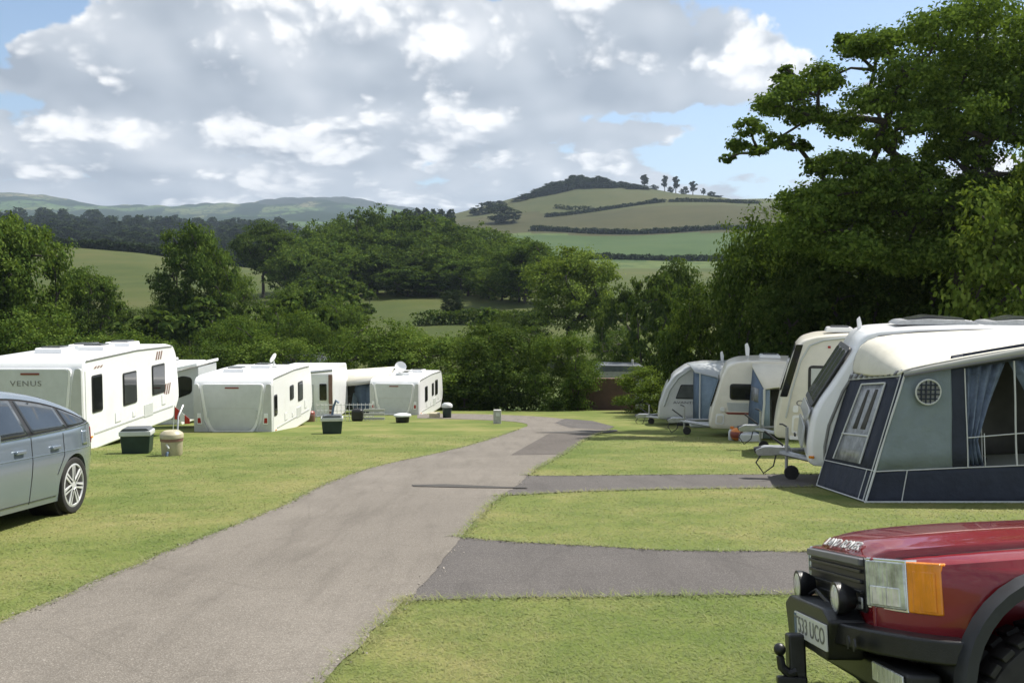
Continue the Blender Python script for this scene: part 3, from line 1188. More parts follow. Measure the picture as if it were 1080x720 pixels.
# dark trees and bushes below and beside the oak
T('bush1', 826, 130, 200, 37, 'dark bushy tree under the long low oak branch, on its left', rz=1)
T('bush0', 806, 110, 214, 39, 'dark tree at the left end of the trees under the oak', rz=2)
T('bush1', 752, 110, 276, 41, 'low dark tree behind the small silver touring van')
T('bush0', 895, 190, 214, 39, 'dense dark tree standing directly under the oak')
T('bush1', 985, 200, 196, 37, 'dark shrubby tree beside the oak trunk')
T('bush2', 1080, 190, 240, 40, 'dark bushy tree behind the awning roof at the right')
T('oak1', 860, 150, 265, 34, 'low spreading dark tree behind the cream touring van')
T('oak1', 960, 170, 262, 33, 'low dark tree behind the van with the awning')
T('lightbush', 1128, 230, 118, 25, 'light green leafy tree cut off by the right edge', rz=2.0)
T('lightbush', 722, 46, 318, 43, 'small yellow green shrub at the left foot of the dark trees', 'shrub', 'shrub')
T('tall', 690, 85, 288, 62, 'dark tall tree behind the brick wall and yellow green bush')
T('gap', 655, 60, 300, 85, 'thin dark tree with pale trunks beside the light green tree')
T('oak1', 716, 80, 270, 75, 'rounded dark tree right of the tall dark tree')

# bushes in front behind the pitches
T('bush0', 395, 120, 334, 53, 'broad mid green bush behind the cream awning on the left', 'bush', 'bush')
T('bush2', 452, 120, 340, 51, 'broad rounded bush behind the caravan with the satellite dish', 'bush', 'bush')
T('bush1', 535, 120, 330, 51, 'dark wide bush at the bend of the road', 'bush', 'bush')
T('bush2', 588, 88, 340, 48.8, 'mid green bush left of the brick wall', 'bush', 'bush')
T('lightbush', 688, 84, 383, 45, 'round yellow green bush in front of the brick wall', 'bush', 'bush')
T('farb1', 500, 60, 396, 49.5, 'low dark shrub at the foot of the bend bushes', 'shrub', 'shrub')
for px, w, y, d, lab in ((205, 120, 352, 56, 'dark hedge tree behind the first white caravan'), (290, 110, 346, 57, 'rounded dark bush above the slate roof'), (130, 110, 338, 56, 'dark bush rising behind the roof of the first white caravan'),
                         (40, 130, 322, 56, 'leafy bush at the far left behind the first caravan'), (250, 100, 334, 66, 'bush with pale leaf tips left of the broad green bushes'), (330, 80, 330, 64, 'mid green bush left of the broad green bush')):
    T('bush' + str(random.randrange(3)), px, w, y, d, lab, 'bush', 'bush')

# trees on the left
T('oak0', 18, 120, 214, 70, 'tall leafy tree at the left edge of the picture', rz=.5)
T('oak2', -40, 130, 200, 66, 'large tree cut off by the left edge', rz=1.4)
T('oak2', 95, 74, 276, 92, 'small spreading tree in front of the sloping field')
T('oak0', 205, 96, 227, 105, 'tall leafy tree standing before the sloping field', rz=3)
T('bush2', 248, 60, 272, 112, 'light green bush at the right foot of the tall field tree', 'bush', 'bush')
T('oak1', 276, 70, 231, 205, 'dark round tree on the field edge right of the tall field tree')
for px, w, y, d, lab in ((60, 90, 312, 90, 'low bush under the small spreading tree'), (150, 100, 318, 86, 'dark bush between the two field trees'), (215, 90, 312, 92, 'bush at the foot of the tall field tree'), (300, 90, 304, 100, 'dark bush below the round dark tree'),
                         (345, 70, 290, 120, 'bush beside the grassy slope under the wood'), (375, 46, 288, 150, 'light bush on the left end of the grassy slope'), (330, 60, 316, 84, 'bush left of the grassy slope'), (0, 100, 300, 95, 'bush at the left edge below the tall tree')):
    T('farb' + str(random.randrange(3)), px, w, y, d, lab, 'bush', 'bush')

for px, w, y, d, lab in ((300, 90, 318, 78, 'dark bush behind the slate roof'), (262, 80, 322, 82, 'mid green bush left of the slate roof'), (352, 70, 312, 96, 'bush at the left end of the hedge'), (322, 80, 296, 125, 'dark bush under the left end of the wood'),
                         (428, 70, 340, 74, 'dark bush between the two broad bushes'), (500, 90, 338, 70, 'dark bush behind the bush at the road bend'), (545, 70, 318, 100, 'bush left of the light green tree'), (650, 60, 340, 92, 'low dark bush right of the light green tree'), (620, 50, 372, 80, 'low bush at the foot of the light green tree'),
                         (180, 80, 306, 115, 'dark bush along the foot of the sloping field'), (120, 70, 316, 105, 'bush along the bottom hedge of the field')):
    T('bush' + str(random.randrange(3)), px, w, y, d, lab, 'bush', 'bush')

# the light green tree standing alone and its neighbours
T('ash', 600, 112, 258, 105, 'light green tree with a bare forked trunk standing alone on the grass', rz=.4)
T('oak0', 555, 90, 252, 165, 'mid green tree at the right end of the wood')
T('bush1', 476, 26, 302, 150, 'small round dark bush on the grassy slope', 'bush', 'bush', leaf='leaf_far')
T('farb0', 520, 60, 322, 112, 'bush on the hedge line below the wood', 'bush', 'bush')
T('farb2', 690, 70, 305, 130, 'bush behind the thin dark tree', 'bush', 'bush')

# the wood across the middle: each tree by itself
WL = 'broadleaf tree in the dense wood across the valley'
wood = []
for px, y, d in ((312, 246, 215), (335, 236, 225), (352, 228, 235), (372, 224, 245), (395, 222, 250), (418, 224, 252), (440, 226, 250), (462, 230, 248), (484, 233, 240), (505, 236, 232), (524, 242, 222), (542, 246, 210), (560, 252, 200),
                 (325, 256, 200), (345, 250, 205), (366, 244, 212), (388, 240, 215), (410, 242, 216), (432, 240, 214), (455, 244, 212), (478, 246, 208), (500, 250, 202), (520, 256, 196), (538, 262, 188), (308, 262, 195),
                 (352, 266, 190), (376, 262, 194), (400, 260, 196), (424, 262, 196), (448, 262, 194), (470, 264, 190), (492, 268, 184), (514, 272, 178), (532, 278, 172), (550, 280, 168), (340, 276, 182), (430, 280, 186), (455, 282, 184)):
    T('far' + str(random.randrange(3)), px + random.uniform(-4, 4), random.uniform(44, 60), y + random.uniform(-3, 3), d, WL, group='trees of the wood across the valley', leaf=random.choice(['leaf_mid', 'leaf_dark', 'leaf_mid', None]))

# ridge of dark trees right behind the wood, and the darker belt at the left
for px in range(418, 482, 8):
    T('hilloak', px, 18, 220 + abs(px - 448) * .12 + random.uniform(-2, 2), 640, 'dark tree on the low ridge behind the wood', group='trees on the low ridge', bare=True)
BL = 'dark tree in the long tree belt beyond the sloping field'
for row, (d, yt) in enumerate(((520, 252), (640, 243), (780, 235), (950, 229), (1150, 224))):
    for px in range(-20 + row * 5, 310, 13):
        sag = max(0, (px - 60) * .035) + (0 if px > 40 else -2)
        T('hilloak', px + random.uniform(-4, 4), random.uniform(23, 34), yt + sag + random.uniform(-4, 3), d * random.uniform(.97, 1.03), BL, group='trees of the long belt', bare=True)
T('farb0', 77, 16, 252, 420, 'pale green bush against the dark tree belt', 'bush', 'bush', leaf='leaf_light')

# hilltop wood, pines and the trees of the hill
HL = 'dark tree of the wood on the hilltop'
for i in range(60):
    t = i / 59
    px = 546 + t * 132 + random.uniform(-3, 3)
    top = np.interp(px, [545, 560, 580, 605, 630, 650, 676], [212, 204, 195, 186, 187, 192, 197])
    T('hilloak', px, random.uniform(13, 20), top + .5 + random.uniform(-2.5, 2), random.uniform(955, 990), HL, group='trees of the hilltop wood', bare=True)
for px, w, y, lab in ((680, 17, 185, 'first tall pine right of the hilltop wood'), (701, 12, 186, 'slender pine second in the hilltop row'), (713, 13, 187, 'pine in the middle of the hilltop row'), (731, 14, 192, 'lone pine near the right end of the hilltop row'), (742, 8, 199, 'smallest pine ending the hilltop row')):
    T('hillpine', px, w, y, 985, lab, 'pine_tree', bare=True)
for px, w, y, lab in ((690, 9, 195, 'low bush between the first two hilltop pines'), (722, 10, 197, 'low bush right of the middle hilltop pine'), (750, 9, 202, 'low bush at the right end of the hilltop row'), (707, 7, 197, 'tiny bush under the slender hilltop pine')):
    T('hilloak', px, w, y, 985, lab, 'bush', 'bush', bare=True)
for px, w, y, d, lab in ((532, 34, 217, 760, 'round tree at the upper left corner of the brown field'), (515, 22, 213, 900, 'dark tree on the left shoulder of the hill'), (527, 16, 212, 940, 'small dark tree on the left shoulder of the hill'), (500, 12, 219, 900, 'lowest dark tree on the left shoulder of the hill'),
                         (690, 11, 209, 830, 'small tree on the hedge between the two upper fields'), (709, 10, 210, 830, 'darker small tree right of the hedge gap'), (755, 14, 206, 900, 'pale tree near the right end of the hill')):
    T('hilloak', px, w, y, d, lab, bare=True)
for px, w, y, lab in ((684, 22, 268, 'left bush of the dark clump in the green field'), (700, 24, 272, 'middle bush of the dark clump in the green field'), (715, 20, 273, 'right bush of the dark clump in the green field')):
    T('farb1', px, w, y, 520, lab, 'bush', 'bush', bare=True, leaf='leaf_far')


# ------------------------------------------------------------------ field hedges
def hedge(pts, w, h, n, label, leaf='leaf_far', size=None):
    """pts: (photo x, distance) stations; the hedge stands on the terrain there"""
    P = [((px - 540) / F * d, d) for px, d in pts]
    seg = [math.dist(a, b) for a, b in zip(P[:-1], P[1:])]
    cum = np.concatenate([[0], np.cumsum(seg)])
    t = rng.uniform(0, cum[-1], n)
    x = np.interp(t, cum, [p[0] for p in P]) + rng.normal(size=n) * w * .28
    y = np.interp(t, cum, [p[1] for p in P]) + rng.normal(size=n) * w * .28
    lump = 1 + .18 * np.sin(t * .21) * np.sin(t * .083 + 1) + .12 * np.sin(t * .9)
    z = height(x, y) + rng.uniform(-.1, 1, n) ** 1 * h * lump
    N = rng.normal(size=(n, 3)) + np.array([0, 0, .7])
    s = (size or h * .55) * rng.uniform(.6, 1.3, n)
    o = quads('hedge', leaf_quads(np.stack([x, y, z], -1), N, s), M[leaf])
    tag(o, label, 'hedge')


hedge([(560, 690), (600, 672), (640, 664), (700, 656), (760, 646), (820, 640)], 3, 3.2, 6000, 'dark hedge between the brown field and the green field')
hedge([(575, 800), (610, 812), (650, 822), (700, 828)], 3, 2.8, 3600, 'hedge along the top of the brown field')
hedge([(712, 826), (745, 822), (800, 812)], 3, 2.8, 2200, 'hedge right of the gap at the top of the brown field')
hedge([(585, 850), (600, 838), (626, 832)], 3, 3, 500, 'short hedge on the upper left of the hill')
hedge([(620, 470), (700, 468), (780, 470)], 3, 2.6, 3000, 'hedge along the bottom of the green field')
hedge([(-20, 362), (60, 358), (150, 356), (230, 352), (300, 352)], 3, 3.0, 6000, 'dark hedge along the top of the sloping field')
hedge([(440, 140), (480, 140), (530, 136), (580, 134)], 2, 1.8, 3000, 'clipped hedge crossing the slope below the wood', 'leaf_dark', .5)
hedge([(-60, 100), (60, 99), (200, 97), (330, 99)], 3, 2.0, 4000, 'long hedge at the bottom of the sloping field', 'leaf_dark', .6)

# ------------------------------------------------------------------ touring vans
def rounded(pts, r, n=4):
    """round the corners of an outline"""
    out = []
    L = len(pts)
    for i in range(L):
        p, a, b = Vector(pts[i]), Vector(pts[i - 1]), Vector(pts[(i + 1) % L])
        ra = min(r, (a - p).length * .45, (b - p).length * .45)
        p0, p1 = p + (a - p).normalized() * ra, p + (b - p).normalized() * ra
        for k in range(n + 1):
            t = k / n
            q = p0 * (1 - t) ** 2 + p * 2 * t * (1 - t) + p1 * t * t
            out.append((q.x, q.y))
    return out


def side_window(parent, x0, x1, z0, z1, y, sgn, mat='glass', r=.06, blind=None, frame='dark', slant=0.):
    """window on a flat side at y, facing sgn*y; a dark frame with the pane as its piece"""
    o = [(x0, z0), (x1, z0), (x1 - slant, z1), (x0 + (slant if slant < 0 else 0), z1)]
    e = .035
    i = [(x0 + e, z0 + e), (x1 - e, z0 + e), (x1 - e - slant, z1 - e), (x0 + e, z1 - e)]
    f = MB().prism(rounded(o, r), y - .01 * sgn, y + .018 * sgn).build('window', M[frame], parent, .006)
    MB().prism(rounded(i, r * .8), y + .012 * sgn, y + .030 * sgn).build('pane', M[mat], f, .006)
    if blind:
        zb = z1 - (z1 - z0) * blind
        MB().prism([(x0 + .06, zb), (x1 - .06, zb), (x1 - .06 - slant, z1 - .06), (x0 + .06, z1 - .06)], y + .031 * sgn, y + .034 * sgn).build('blind', M['shade'], f)
    return f


def roof_vent(parent, x, y, z, lx, ly, h, mat='white'):
    v = MB().prism(rounded([(-lx / 2, 0), (lx / 2, 0), (lx / 2 * .86, h), (-lx / 2 * .86, h)], .03), -ly / 2, ly / 2, T=Matrix.Translation((x, y, z - .01))).build('roof_vent', M[mat], parent, .02)
    bx('dome', M['glass2'], v, (x, y, z + h), (lx * .62, ly * .7, .05), .02)
    return v


def dish(parent, x, y, z, r, aim, name='satellite_dish'):
    T0 = Matrix.Translation((x, y, z))
    root = MB().tube([(0, 0, -.02), (0, 0, .22)], .03, 8, T0)
    root.box((0, 0, .02), (.4, .3, .08), T0)
    o = root.build('dish_mast', M['lid'], parent)
    prof = [(r * k / 7, .22 * r * (k / 7) ** 2) for k in range(8)]
    back = [(a, b - .02) for a, b in prof[::-1]]
    q = MB().lathe(prof[1:] + back[:-1], 20, Matrix.Translation((x, y, z + .22 + r * .55)) @ aim)
    q.build('satellite_dish', M['white'], o)
    return o


def aerial(parent, x, y, z, h=.5):
    mb = MB().tube([(x, y, z - .03), (x, y, z + .12)], .02, 8)
    o = mb.build('aerial', M['lid'], parent)
    w = h * .16
    MB().prism(rounded([(-w * .6, .06), (w, .06), (w * 1.5, h), (w * .2, h + .05), (-w * .7, h * .7)], w * .5), -.03, .03, T=Matrix.Translation((x, y, z))).build('aerial_head', M['white'], o, .012)


def axle_wheel(parent, x, y, r, w, rimmat='gal2', name='wheel'):
    t = MB().lathe([(r * .62, -w / 2), (r * .93, -w / 2), (r, -w * .3), (r, w * .3), (r * .93, w / 2), (r * .62, w / 2)], 28, Matrix.Translation((x, y, r)), 'y').build(name, M['rubber'], parent)
    s = 1 if y > 0 else -1
    MB().lathe([(.02, w * .2), (r * .3, w * .32), (r * .55, w * .40), (r * .66, w * .52), (r * .66, -w * .3), (.02, -w * .3)], 24, Matrix.Translation((x, y, r)) @ Matrix.Diagonal((1, s, 1, 1)), 'y').build('rim', M[rimmat], t)
    return t


def hitch(parent, x0, xt, zf, zc, col='galv'):
    """A-frame from the chassis at x0 to the coupling at xt (towards the front)"""
    mb = MB()
    for s in (-1, 1):
        mb.tube([(x0, s * .62, zf), (xt - .35, s * .06, zc)], .045, 6)
    o = mb.build('hitch', M['galv'], parent)
    MB().prism(rounded([(xt - .55, zc - .02), (xt - .2, zc - .06), (xt, zc - .07), (xt + .04, zc + .02), (xt - .1, zc + .08), (xt - .5, zc + .09)], .03), -.10, .10).build('hitch_cover', M[col], o, .03)
    c = MB().tube([(xt - .06, 0, zc - .06), (xt - .02, 0, zc + .02), (xt + .05, 0, zc + .0)], [.06, .07, .055], 10)
    c.build('coupling', M['dark'], o)
    MB().tube([(xt - .4, .02, zc + .1), (xt - .1, .02, zc + .32)], .018, 6).build('brake_lever', M['dark'], o)
    j = MB().tube([(xt - .45, .13, .16), (xt - .45, .13, zc + .42)], .026, 8).build('jockey_wheel', M['galv'], parent)
    MB().lathe([(.03, -.045), (.10, -.045), (.115, -.02), (.115, .02), (.10, .045), (.03, .045)], 16, Matrix.Translation((xt - .53, .13, .115)), 'y').build('small_tyre', M['rubber'], j)
    MB().tube([(xt - .45, .13, zc + .42), (xt - .38, .13, zc + .46), (xt - .33, .13, zc + .46)], .014, 6).build('handle', M['dark'], j)
    k = MB().tube([(xt - .1, .04, zc + .02), (xt + .02, .1, zc - .18), (xt - .1, .14, zc - .34), (xt - .25, .12, zc - .22), (xt - .3, .06, zc)], .013, 6).build('cable', M['dark'], o)
    return o


# ---- vans on the left: rear wall towards the camera, off side towards the road
def rear_van(label, loc, rz, L, W, H_, wins, text=None, vents=((.45, 0), (.6, -.3)), dishat=None, yshift=0, stripes=False, frontal=None):
    v = thing('touring_caravan', label, 'caravan', loc, rz, None)
    v['group'] = 'white caravans on the left with grey rear panels'
    hw = W / 2
    prof = [(.03, .22), (0, .5), (-.05, H_ * .80), (.02, H_ * .93), (.16, H_ - .01), (.5, H_ + .03), (L * .5, H_ + .05), (L - .9, H_ + .03), (L - .35, H_ - .06), (L - .12, H_ - .35), (L + .03, 1.0), (L + .02, .75), (L - .5, .22)]
    MB().prism(rounded(prof, .12), -hw, hw).build('body', M['white'], v, .05, 3, ang=50)
    e = -.052
    zt = H_ * .915
    zb = .42
    # grey corner mouldings either side
    for s in (-1, 1):
        c = MB().prism(rounded([(s * hw * .985, zb + .1), (s * hw * .985, zt), (s * hw * .86, zt), (s * hw * .80, zt - .35), (s * hw * .74, .9), (s * hw * .56, zb)], .07), e - .012, .09, 'x').build('corner_moulding', M['panel2'], v, .012)
        MB().prism(rounded([(s * hw * .90, .78), (s * hw * .90, 1.12), (s * hw * .80, 1.12), (s * hw * .77, .78)], .03), e - .03, e + .02, 'x').build('tail_lamp', M['white'], c, .01)
        MB().prism(rounded([(s * hw * .885, .82), (s * hw * .885, .98), (s * hw * .81, .98), (s * hw * .795, .82)], .02), e - .036, e + .02, 'x').build('lens', M['red'], c, .006)
    # white U shaped frame and the grey panel inside it
    fr = [(-hw * .80, zt + .0), (-hw * .74, 1.35), (-hw * .62, .72), (-hw * .46, zb + .02), (hw * .46, zb + .02), (hw * .62, .72), (hw * .74, 1.35), (hw * .80, zt + .0)]
    MB().prism(rounded(fr, .12), e - .024, .03, 'x').build('panel_frame', M['white'], v, .012)
    pn = [(-hw * .755, zt - .015), (-hw * .68, 1.32), (-hw * .57, .80), (-hw * .45, .60), (hw * .45, .60), (hw * .57, .80), (hw * .68, 1.32), (hw * .755, zt - .015)]
    p = MB().prism(rounded(pn, .10), e - .034, .02, 'x').build('rear_panel', M['panel'], v, .01)
    MB().prism([(-hw * .62, 1.28), (hw * .62, 1.28), (hw * .60, 1.262), (-hw * .60, 1.262)], e - .038, .02, 'x').build('panel_crease', M['panel2'], p)
    bx('brake_lamp', M['redtext'], v, (e - .036, 0, zt - .12), (.03, .42, .045), .008)
    bx('bumper', M['white'], v, (-.07, 0, .36), (.14, W * .7, .14), .04)
    if text:
        lettering(text, .17, frame_T((e - .037, .10, zt - .34), (0, -1, 0), (0, 0, 1)), M['ink2'], p, squash=1.25, space=1.15)
    # off side
    s = -1
    for x0, x1, z0, z1 in wins:
        side_window(v, x0, x1, z0, z1, -hw, s)
    MB().tube([(.15, -hw - .012, H_ - .05), (L * .5, -hw - .012, H_ + .0), (L - .5, -hw - .012, H_ - .06)], .014, 6).build('awning_rail', M['ink2'], v)
    bx('skirt_trim', M['panel2'], v, (L * .5, -hw - .003, .60), (L - 1.0, .016, .05), .006)
    bx('locker_door', M['lid'], v, (L * .62, -hw - .004, .72), (.6, .02, .34), .02)
    bx('marker_lamp', M['amber'], v, (.35, -hw - .01, .55), (.09, .03, .04), .008)
    for fx, z, dx, dz in ((.30, .80, .34, .26), (.80, .86, .28, .30), (.46, .74, .18, .16)):
        h_ = bx('service_hatch', M['shade'], v, (L * fx, -hw - .002, z), (dx, .016, dz), .015)
        bx('hatch_lid', M['white'], h_, (L * fx, -hw - .006, z), (dx - .04, .018, dz - .04), .012)
    bx('corner_strip', M['shade'], v, (.10, -hw - .001, H_ * .52), (.035, .012, H_ * .72), .004)
    for yy in (-.62, .62):
        MB().tube([(e - .03, yy * hw, .98), (e - .07, yy * hw, 1.0), (e - .07, yy * hw, 1.2), (e - .03, yy * hw, 1.22)], .012, 6).build('grab_handle', M['lid'], v)
    if stripes:
        for x, z, dx, dz in stripes:
            q = MB()
            for k in range(3):
                q.prism([(x + k * .16, z), (x + k * .16 + .09, z), (x + k * .16 + .09 + dx, z + dz), (x + k * .16 + dx, z + dz)], -hw - .006, -hw + .01)
            q.build('stripe', M['brown'], v)
    for fx, fy in vents:
        roof_vent(v, L * fx, hw * fy, H_ + .04, .75, .65, .13)
    if dishat:
        dish(v, dishat[0], dishat[1], H_ + .04, dishat[2], Matrix.Rotation(R(dishat[3]), 4, 'Z') @ Matrix.Rotation(R(62), 4, 'Y'))
    for sy in (-1, 1):
        axle_wheel(v, L * .52, sy * (hw - .11), .32, .2)
    hitch(v, L - .6, L + 1.15, .32, .42)
    return v


def ground_at(x, y):
    return -EYE - SLOPE * y


R90 = math.pi / 2
c1 = at(87, 379, 21.3)
z1 = c1.z - 2.36
L1, W1 = 6.1, 2.3
D = lambda px, x0: -x0 * F / (540 - px) if False else x0 * F / (px - 540)


def sidewins(x0, d0, zbase, spec):
    out = []
    for pa, pb, ya, yb in spec:
        da, db = x0 * F / (pa - 540), x0 * F / (pb - 540)
        dm = (da + db) / 2
        zt, zb = at(pa, ya, dm).z - zbase, at(pa, yb, dm).z - zbase
        out.append((da - d0, db - d0, zb, zt))
    return out


v1 = rear_van('white caravan nearest on the left, name lettered on its grey rear panel, striped decals', (c1.x - W1 / 2, 21.3, z1), R90, L1, W1, 2.36,
              sidewins(c1.x, 21.3, z1, [(94.5, 105.5, 395, 434), (127.5, 142, 392, 426), (158.5, 172, 384, 415)]), 'VENUS', ((.28, .25), (.5, .1), (.66, -.35), (.42, -.3)),
              stripes=[(4.35, 2.0, .12, .22), (4.9, .98, .16, .3), (.55, 2.1, .1, .05)])
c2 = at(287, 398, 28.6)
v2 = rear_van('white caravan with a plain grey rear panel in the middle of the left row', (c2.x - 1.2, 28.6, c2.z - 2.2), R90 - R(1), 5.3, 2.4, 2.2,
              sidewins(c2.x, 28.6, c2.z - 2.2, [(287.6, 290.6, 416, 438), (303.4, 307, 406, 421), (311.5, 316, 402, 422)]), None, ((.3, .3), (.55, -.1)), dishat=(3.0, -.45, .17, 80))
c3 = at(442, 400.5, 42)
v3 = rear_van('far white caravan on the left with a round white satellite dish on its roof', (c3.x - 1.13, 42.2, c3.z - 2.1), R90 - R(7), 5.4, 2.26, 2.1,
              [(1.2, 1.75, .95, 1.65), (2.75, 3.15, 1.05, 1.65), (3.5, 4.1, 1.0, 1.72)], None, ((.35, .0), (.6, -.3)), dishat=(1.6, .1, .27, 200))

# ---- vans partly hidden between them
def plain_van(label, px0, px1, ytop, ybot, d, L, awn=None, rz=R90, details=True):
    a, b_ = at(px0, ytop, d), at(px1, ytop, d)
    W_ = b_.x - a.x
    hgt = a.z - at(px0, ybot, d).z
    v = thing('touring_caravan', label, 'caravan', ((a.x + b_.x) / 2, d, a.z - hgt), rz)
    MB().prism(rounded([(0, .1), (-.04, hgt * .6), (0, hgt - .25), (.2, hgt - .03), (L * .5, hgt + .04), (L - .3, hgt), (L, hgt - .5), (L, .5), (L - .4, .1)], .12), -W_ / 2, W_ / 2).build('body', M['white'], v, .05, 3, ang=50)
    return v, W_, hgt


v4, w4, h4 = plain_van('white caravan half hidden between the two nearest caravans on the left', 132, 190, 386, 452, 33, 3.2)
roof_vent(v4, 2.2, .3, h4 + .03, .8, .6, .1)
roof_vent(v4, 1.0, -.3, h4 + .03, .6, .6, .1)
MB().tube([(.2, -w4 / 2 - .01, h4 - .2), (1.5, -w4 / 2 - .01, h4 - .12), (2.9, -w4 / 2 - .01, h4 - .15)], .02, 6).build('awning_rail', M['redtext'], v4)
bx('corner_moulding', M['panel2'], v4, (-.045, -w4 / 2 + .2, h4 * .5), (.03, .3, h4 * .7), .01)
MB().prism(rounded([(-.5, .9), (.55, .9), (.62, 1.5), (-.45, 1.6)], .2), -.07, -.03, 'x').build('window', M['glass'], v4, .01)

# flat awning between van 1 and van 2: dark window in a grey wall under a white roof
aw0 = thing('awning', 'white roofed awning with a dark rounded window squeezed between two left caravans', 'awning', at(190, 442, 30.5))
q = MB().prism([(-.55, 0), (.62, 0), (.62, 1.7), (-.55, 1.45)], 0, 1.9).build('wall', M['shade'], aw0, .03)
MB().prism(rounded([(-.42, .55), (.40, .85), (.42, 1.35), (.1, 1.42), (-.42, 1.2)], .12), -.015, .02).build('window', M['glass'], aw0, .005)
MB().prism([(-.75, 1.46), (.66, 1.74), (.66, 1.84), (-.75, 1.56)], -.25, 2).build('roof', M['white'], aw0, .02)

v5, w5, h5 = plain_van('white caravan with a rolled awning and two dark windows behind the middle left caravan', 292, 351, 389, 447, 40, 3.6)
for x0, x1, z0, z1 in ((-.20, .12, 1.25, 1.95), (.62, .92, 1.02, 1.72)):
    f = MB().prism(rounded([(-x0, z0), (-x1, z0), (-x1, z1), (-x0, z1)], .05), -.075, -.03, 'x').build('window', M['dark'], v5, .005)
    MB().prism(rounded([(-x0 - .03, z0 + .03), (-x1 + .03, z0 + .03), (-x1 + .03, z1 - .03), (-x0 - .03, z1 - .03)], .04), -.085, -.05, 'x').build('pane', M['glass'], f, .004)
MB().tube([(-.1, .0, h5 - .16), (-.1, -w5 / 2, h5 - .05)], .06, 10).build('rolled_awning', M['galv'], v5)
q = MB()
q.box((-.06, -w5 / 2 + .10, h5 * .5), (.05, .16, h5 * .8))
q.build('awning_leg', M['brown'], v5, .01)
bx('door_panel', M['shade'], v5, (-.05, -.34, h5 * .42), (.03, .05, h5 * .6), .005)
lettering('::', .4, frame_T((-.055, -.28, 1.0), (0, -1, 0), (0, 0, 1)), M['ink'], v5, 'decal')

# slate roofed building far behind the left pitches
hb = thing('building', 'low building with a grey slate roof behind the left caravans', 'building', at(318, 402, 62))
bx('wall', M['render'], hb, (0, 2, -.2), (2.6, 3.6, 2.2))
MB().prism([(-1.7, .88), (1.5, .88), (.9, 1.66), (-1.0, 1.66)], .0, 4).build('roof', M['slate'], hb, .02)
bx('ridge_tile', M['slate'], hb, (0, 2, 1.68), (1.8, 3.9, .07), .02)

# awning beside the far left caravan
a3 = thing('awning', 'cream awning with an open dark blue doorway left of the caravan with the dish', 'awning', (at(377, 442, 44).x, 43.6, ground_at(0, 43.6)))
zz = at(377, 395, 43.6).z - ground_at(0, 43.6)
MB().prism([(-1.05, 0), (-.72, 0), (-.72, zz * .74), (-1.05, zz * .84)], 0, .05).build('left_wall', M['acr'], a3)
q = MB()
q.grid([[(-1.2, -.3, zz * .80), (0, -.3, zz * .86), (1.6, -.3, zz * .97)], [(-1.2, 1.2, zz * 1.0), (0, 1.2, zz * 1.04), (1.6, 1.2, zz * 1.1)], [(-1.2, 2.5, zz * .98), (0, 2.5, zz * 1.02), (1.6, 2.5, zz * 1.08)]])
q.build('roof', M['acr'], a3, solid=.05)
q = MB()
q.grid([[(-1.2, -.31, zz * .80), (0, -.31, zz * .86), (.9, -.31, zz * .93)], [(-1.2, -.31, zz * .70), (0, -.31, zz * .74), (.9, -.31, zz * .8)]])
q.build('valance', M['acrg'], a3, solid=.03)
MB().prism([(-.75, 0), (.95, 0), (.95, zz * .8), (-.75, zz * .74)], 1.9, 1.95).build('dim_sheet', M['interior'], a3)  # dark sheet painting the shade inside the doorway
q = MB()
rows = []
for k in range(7):
    z = zz * .72 * k / 6
    rows.append([(.0 + .1 * math.sin(k), .3, z), (.2, .22, z), (.42, .34, z), (.64, .24, z), (.92, .3, z)])
q.grid(rows)
q.build('door_curtain', M['blue'], a3, solid=.03)
MB().prism(rounded([(-.58, .8), (-.05, .7), (0, 1.35), (-.5, 1.45)], .15), .5, .7).build('hanging_coat', M['dark'], a3, .05)
MB().prism(rounded([(-.3, .25), (0, .2), (0, .85), (-.2, .95)], .1), .45, .6).build('canvas_flap', M['blue2'], a3, .04)

# white wind break fence
wf = thing('windbreak_fence', 'low white lattice windbreak fence in front of the cream awning', 'fence', (0, 0, 0))
p0, p1 = on_lawn(334, 444.0), on_lawn(394, 443.5)
for k in range(3):
    q = MB().tube([p0 + Vector((0, 0, .18 + k * .22)), p1 + Vector((0, 0, .18 + k * .22))], .013, 6).build('rail', M['gal2'], wf)
for k in range(15):
    a = p0.lerp(p1, k / 14)
    MB().tube([a, a + Vector((0, 0, .68))], .011, 6).build('picket', M['gal2'], wf)
p2 = on_lawn(398, 444)
q = MB()
for k in range(3):
    q.box(p2 + Vector((-.12, 0, .10 + k * .16)), (.8, .03, .10))
tag(q.build('slatted_screen', M['acrg'], None, .01), 'low cream slatted screen beside the windbreak fence', 'screen')


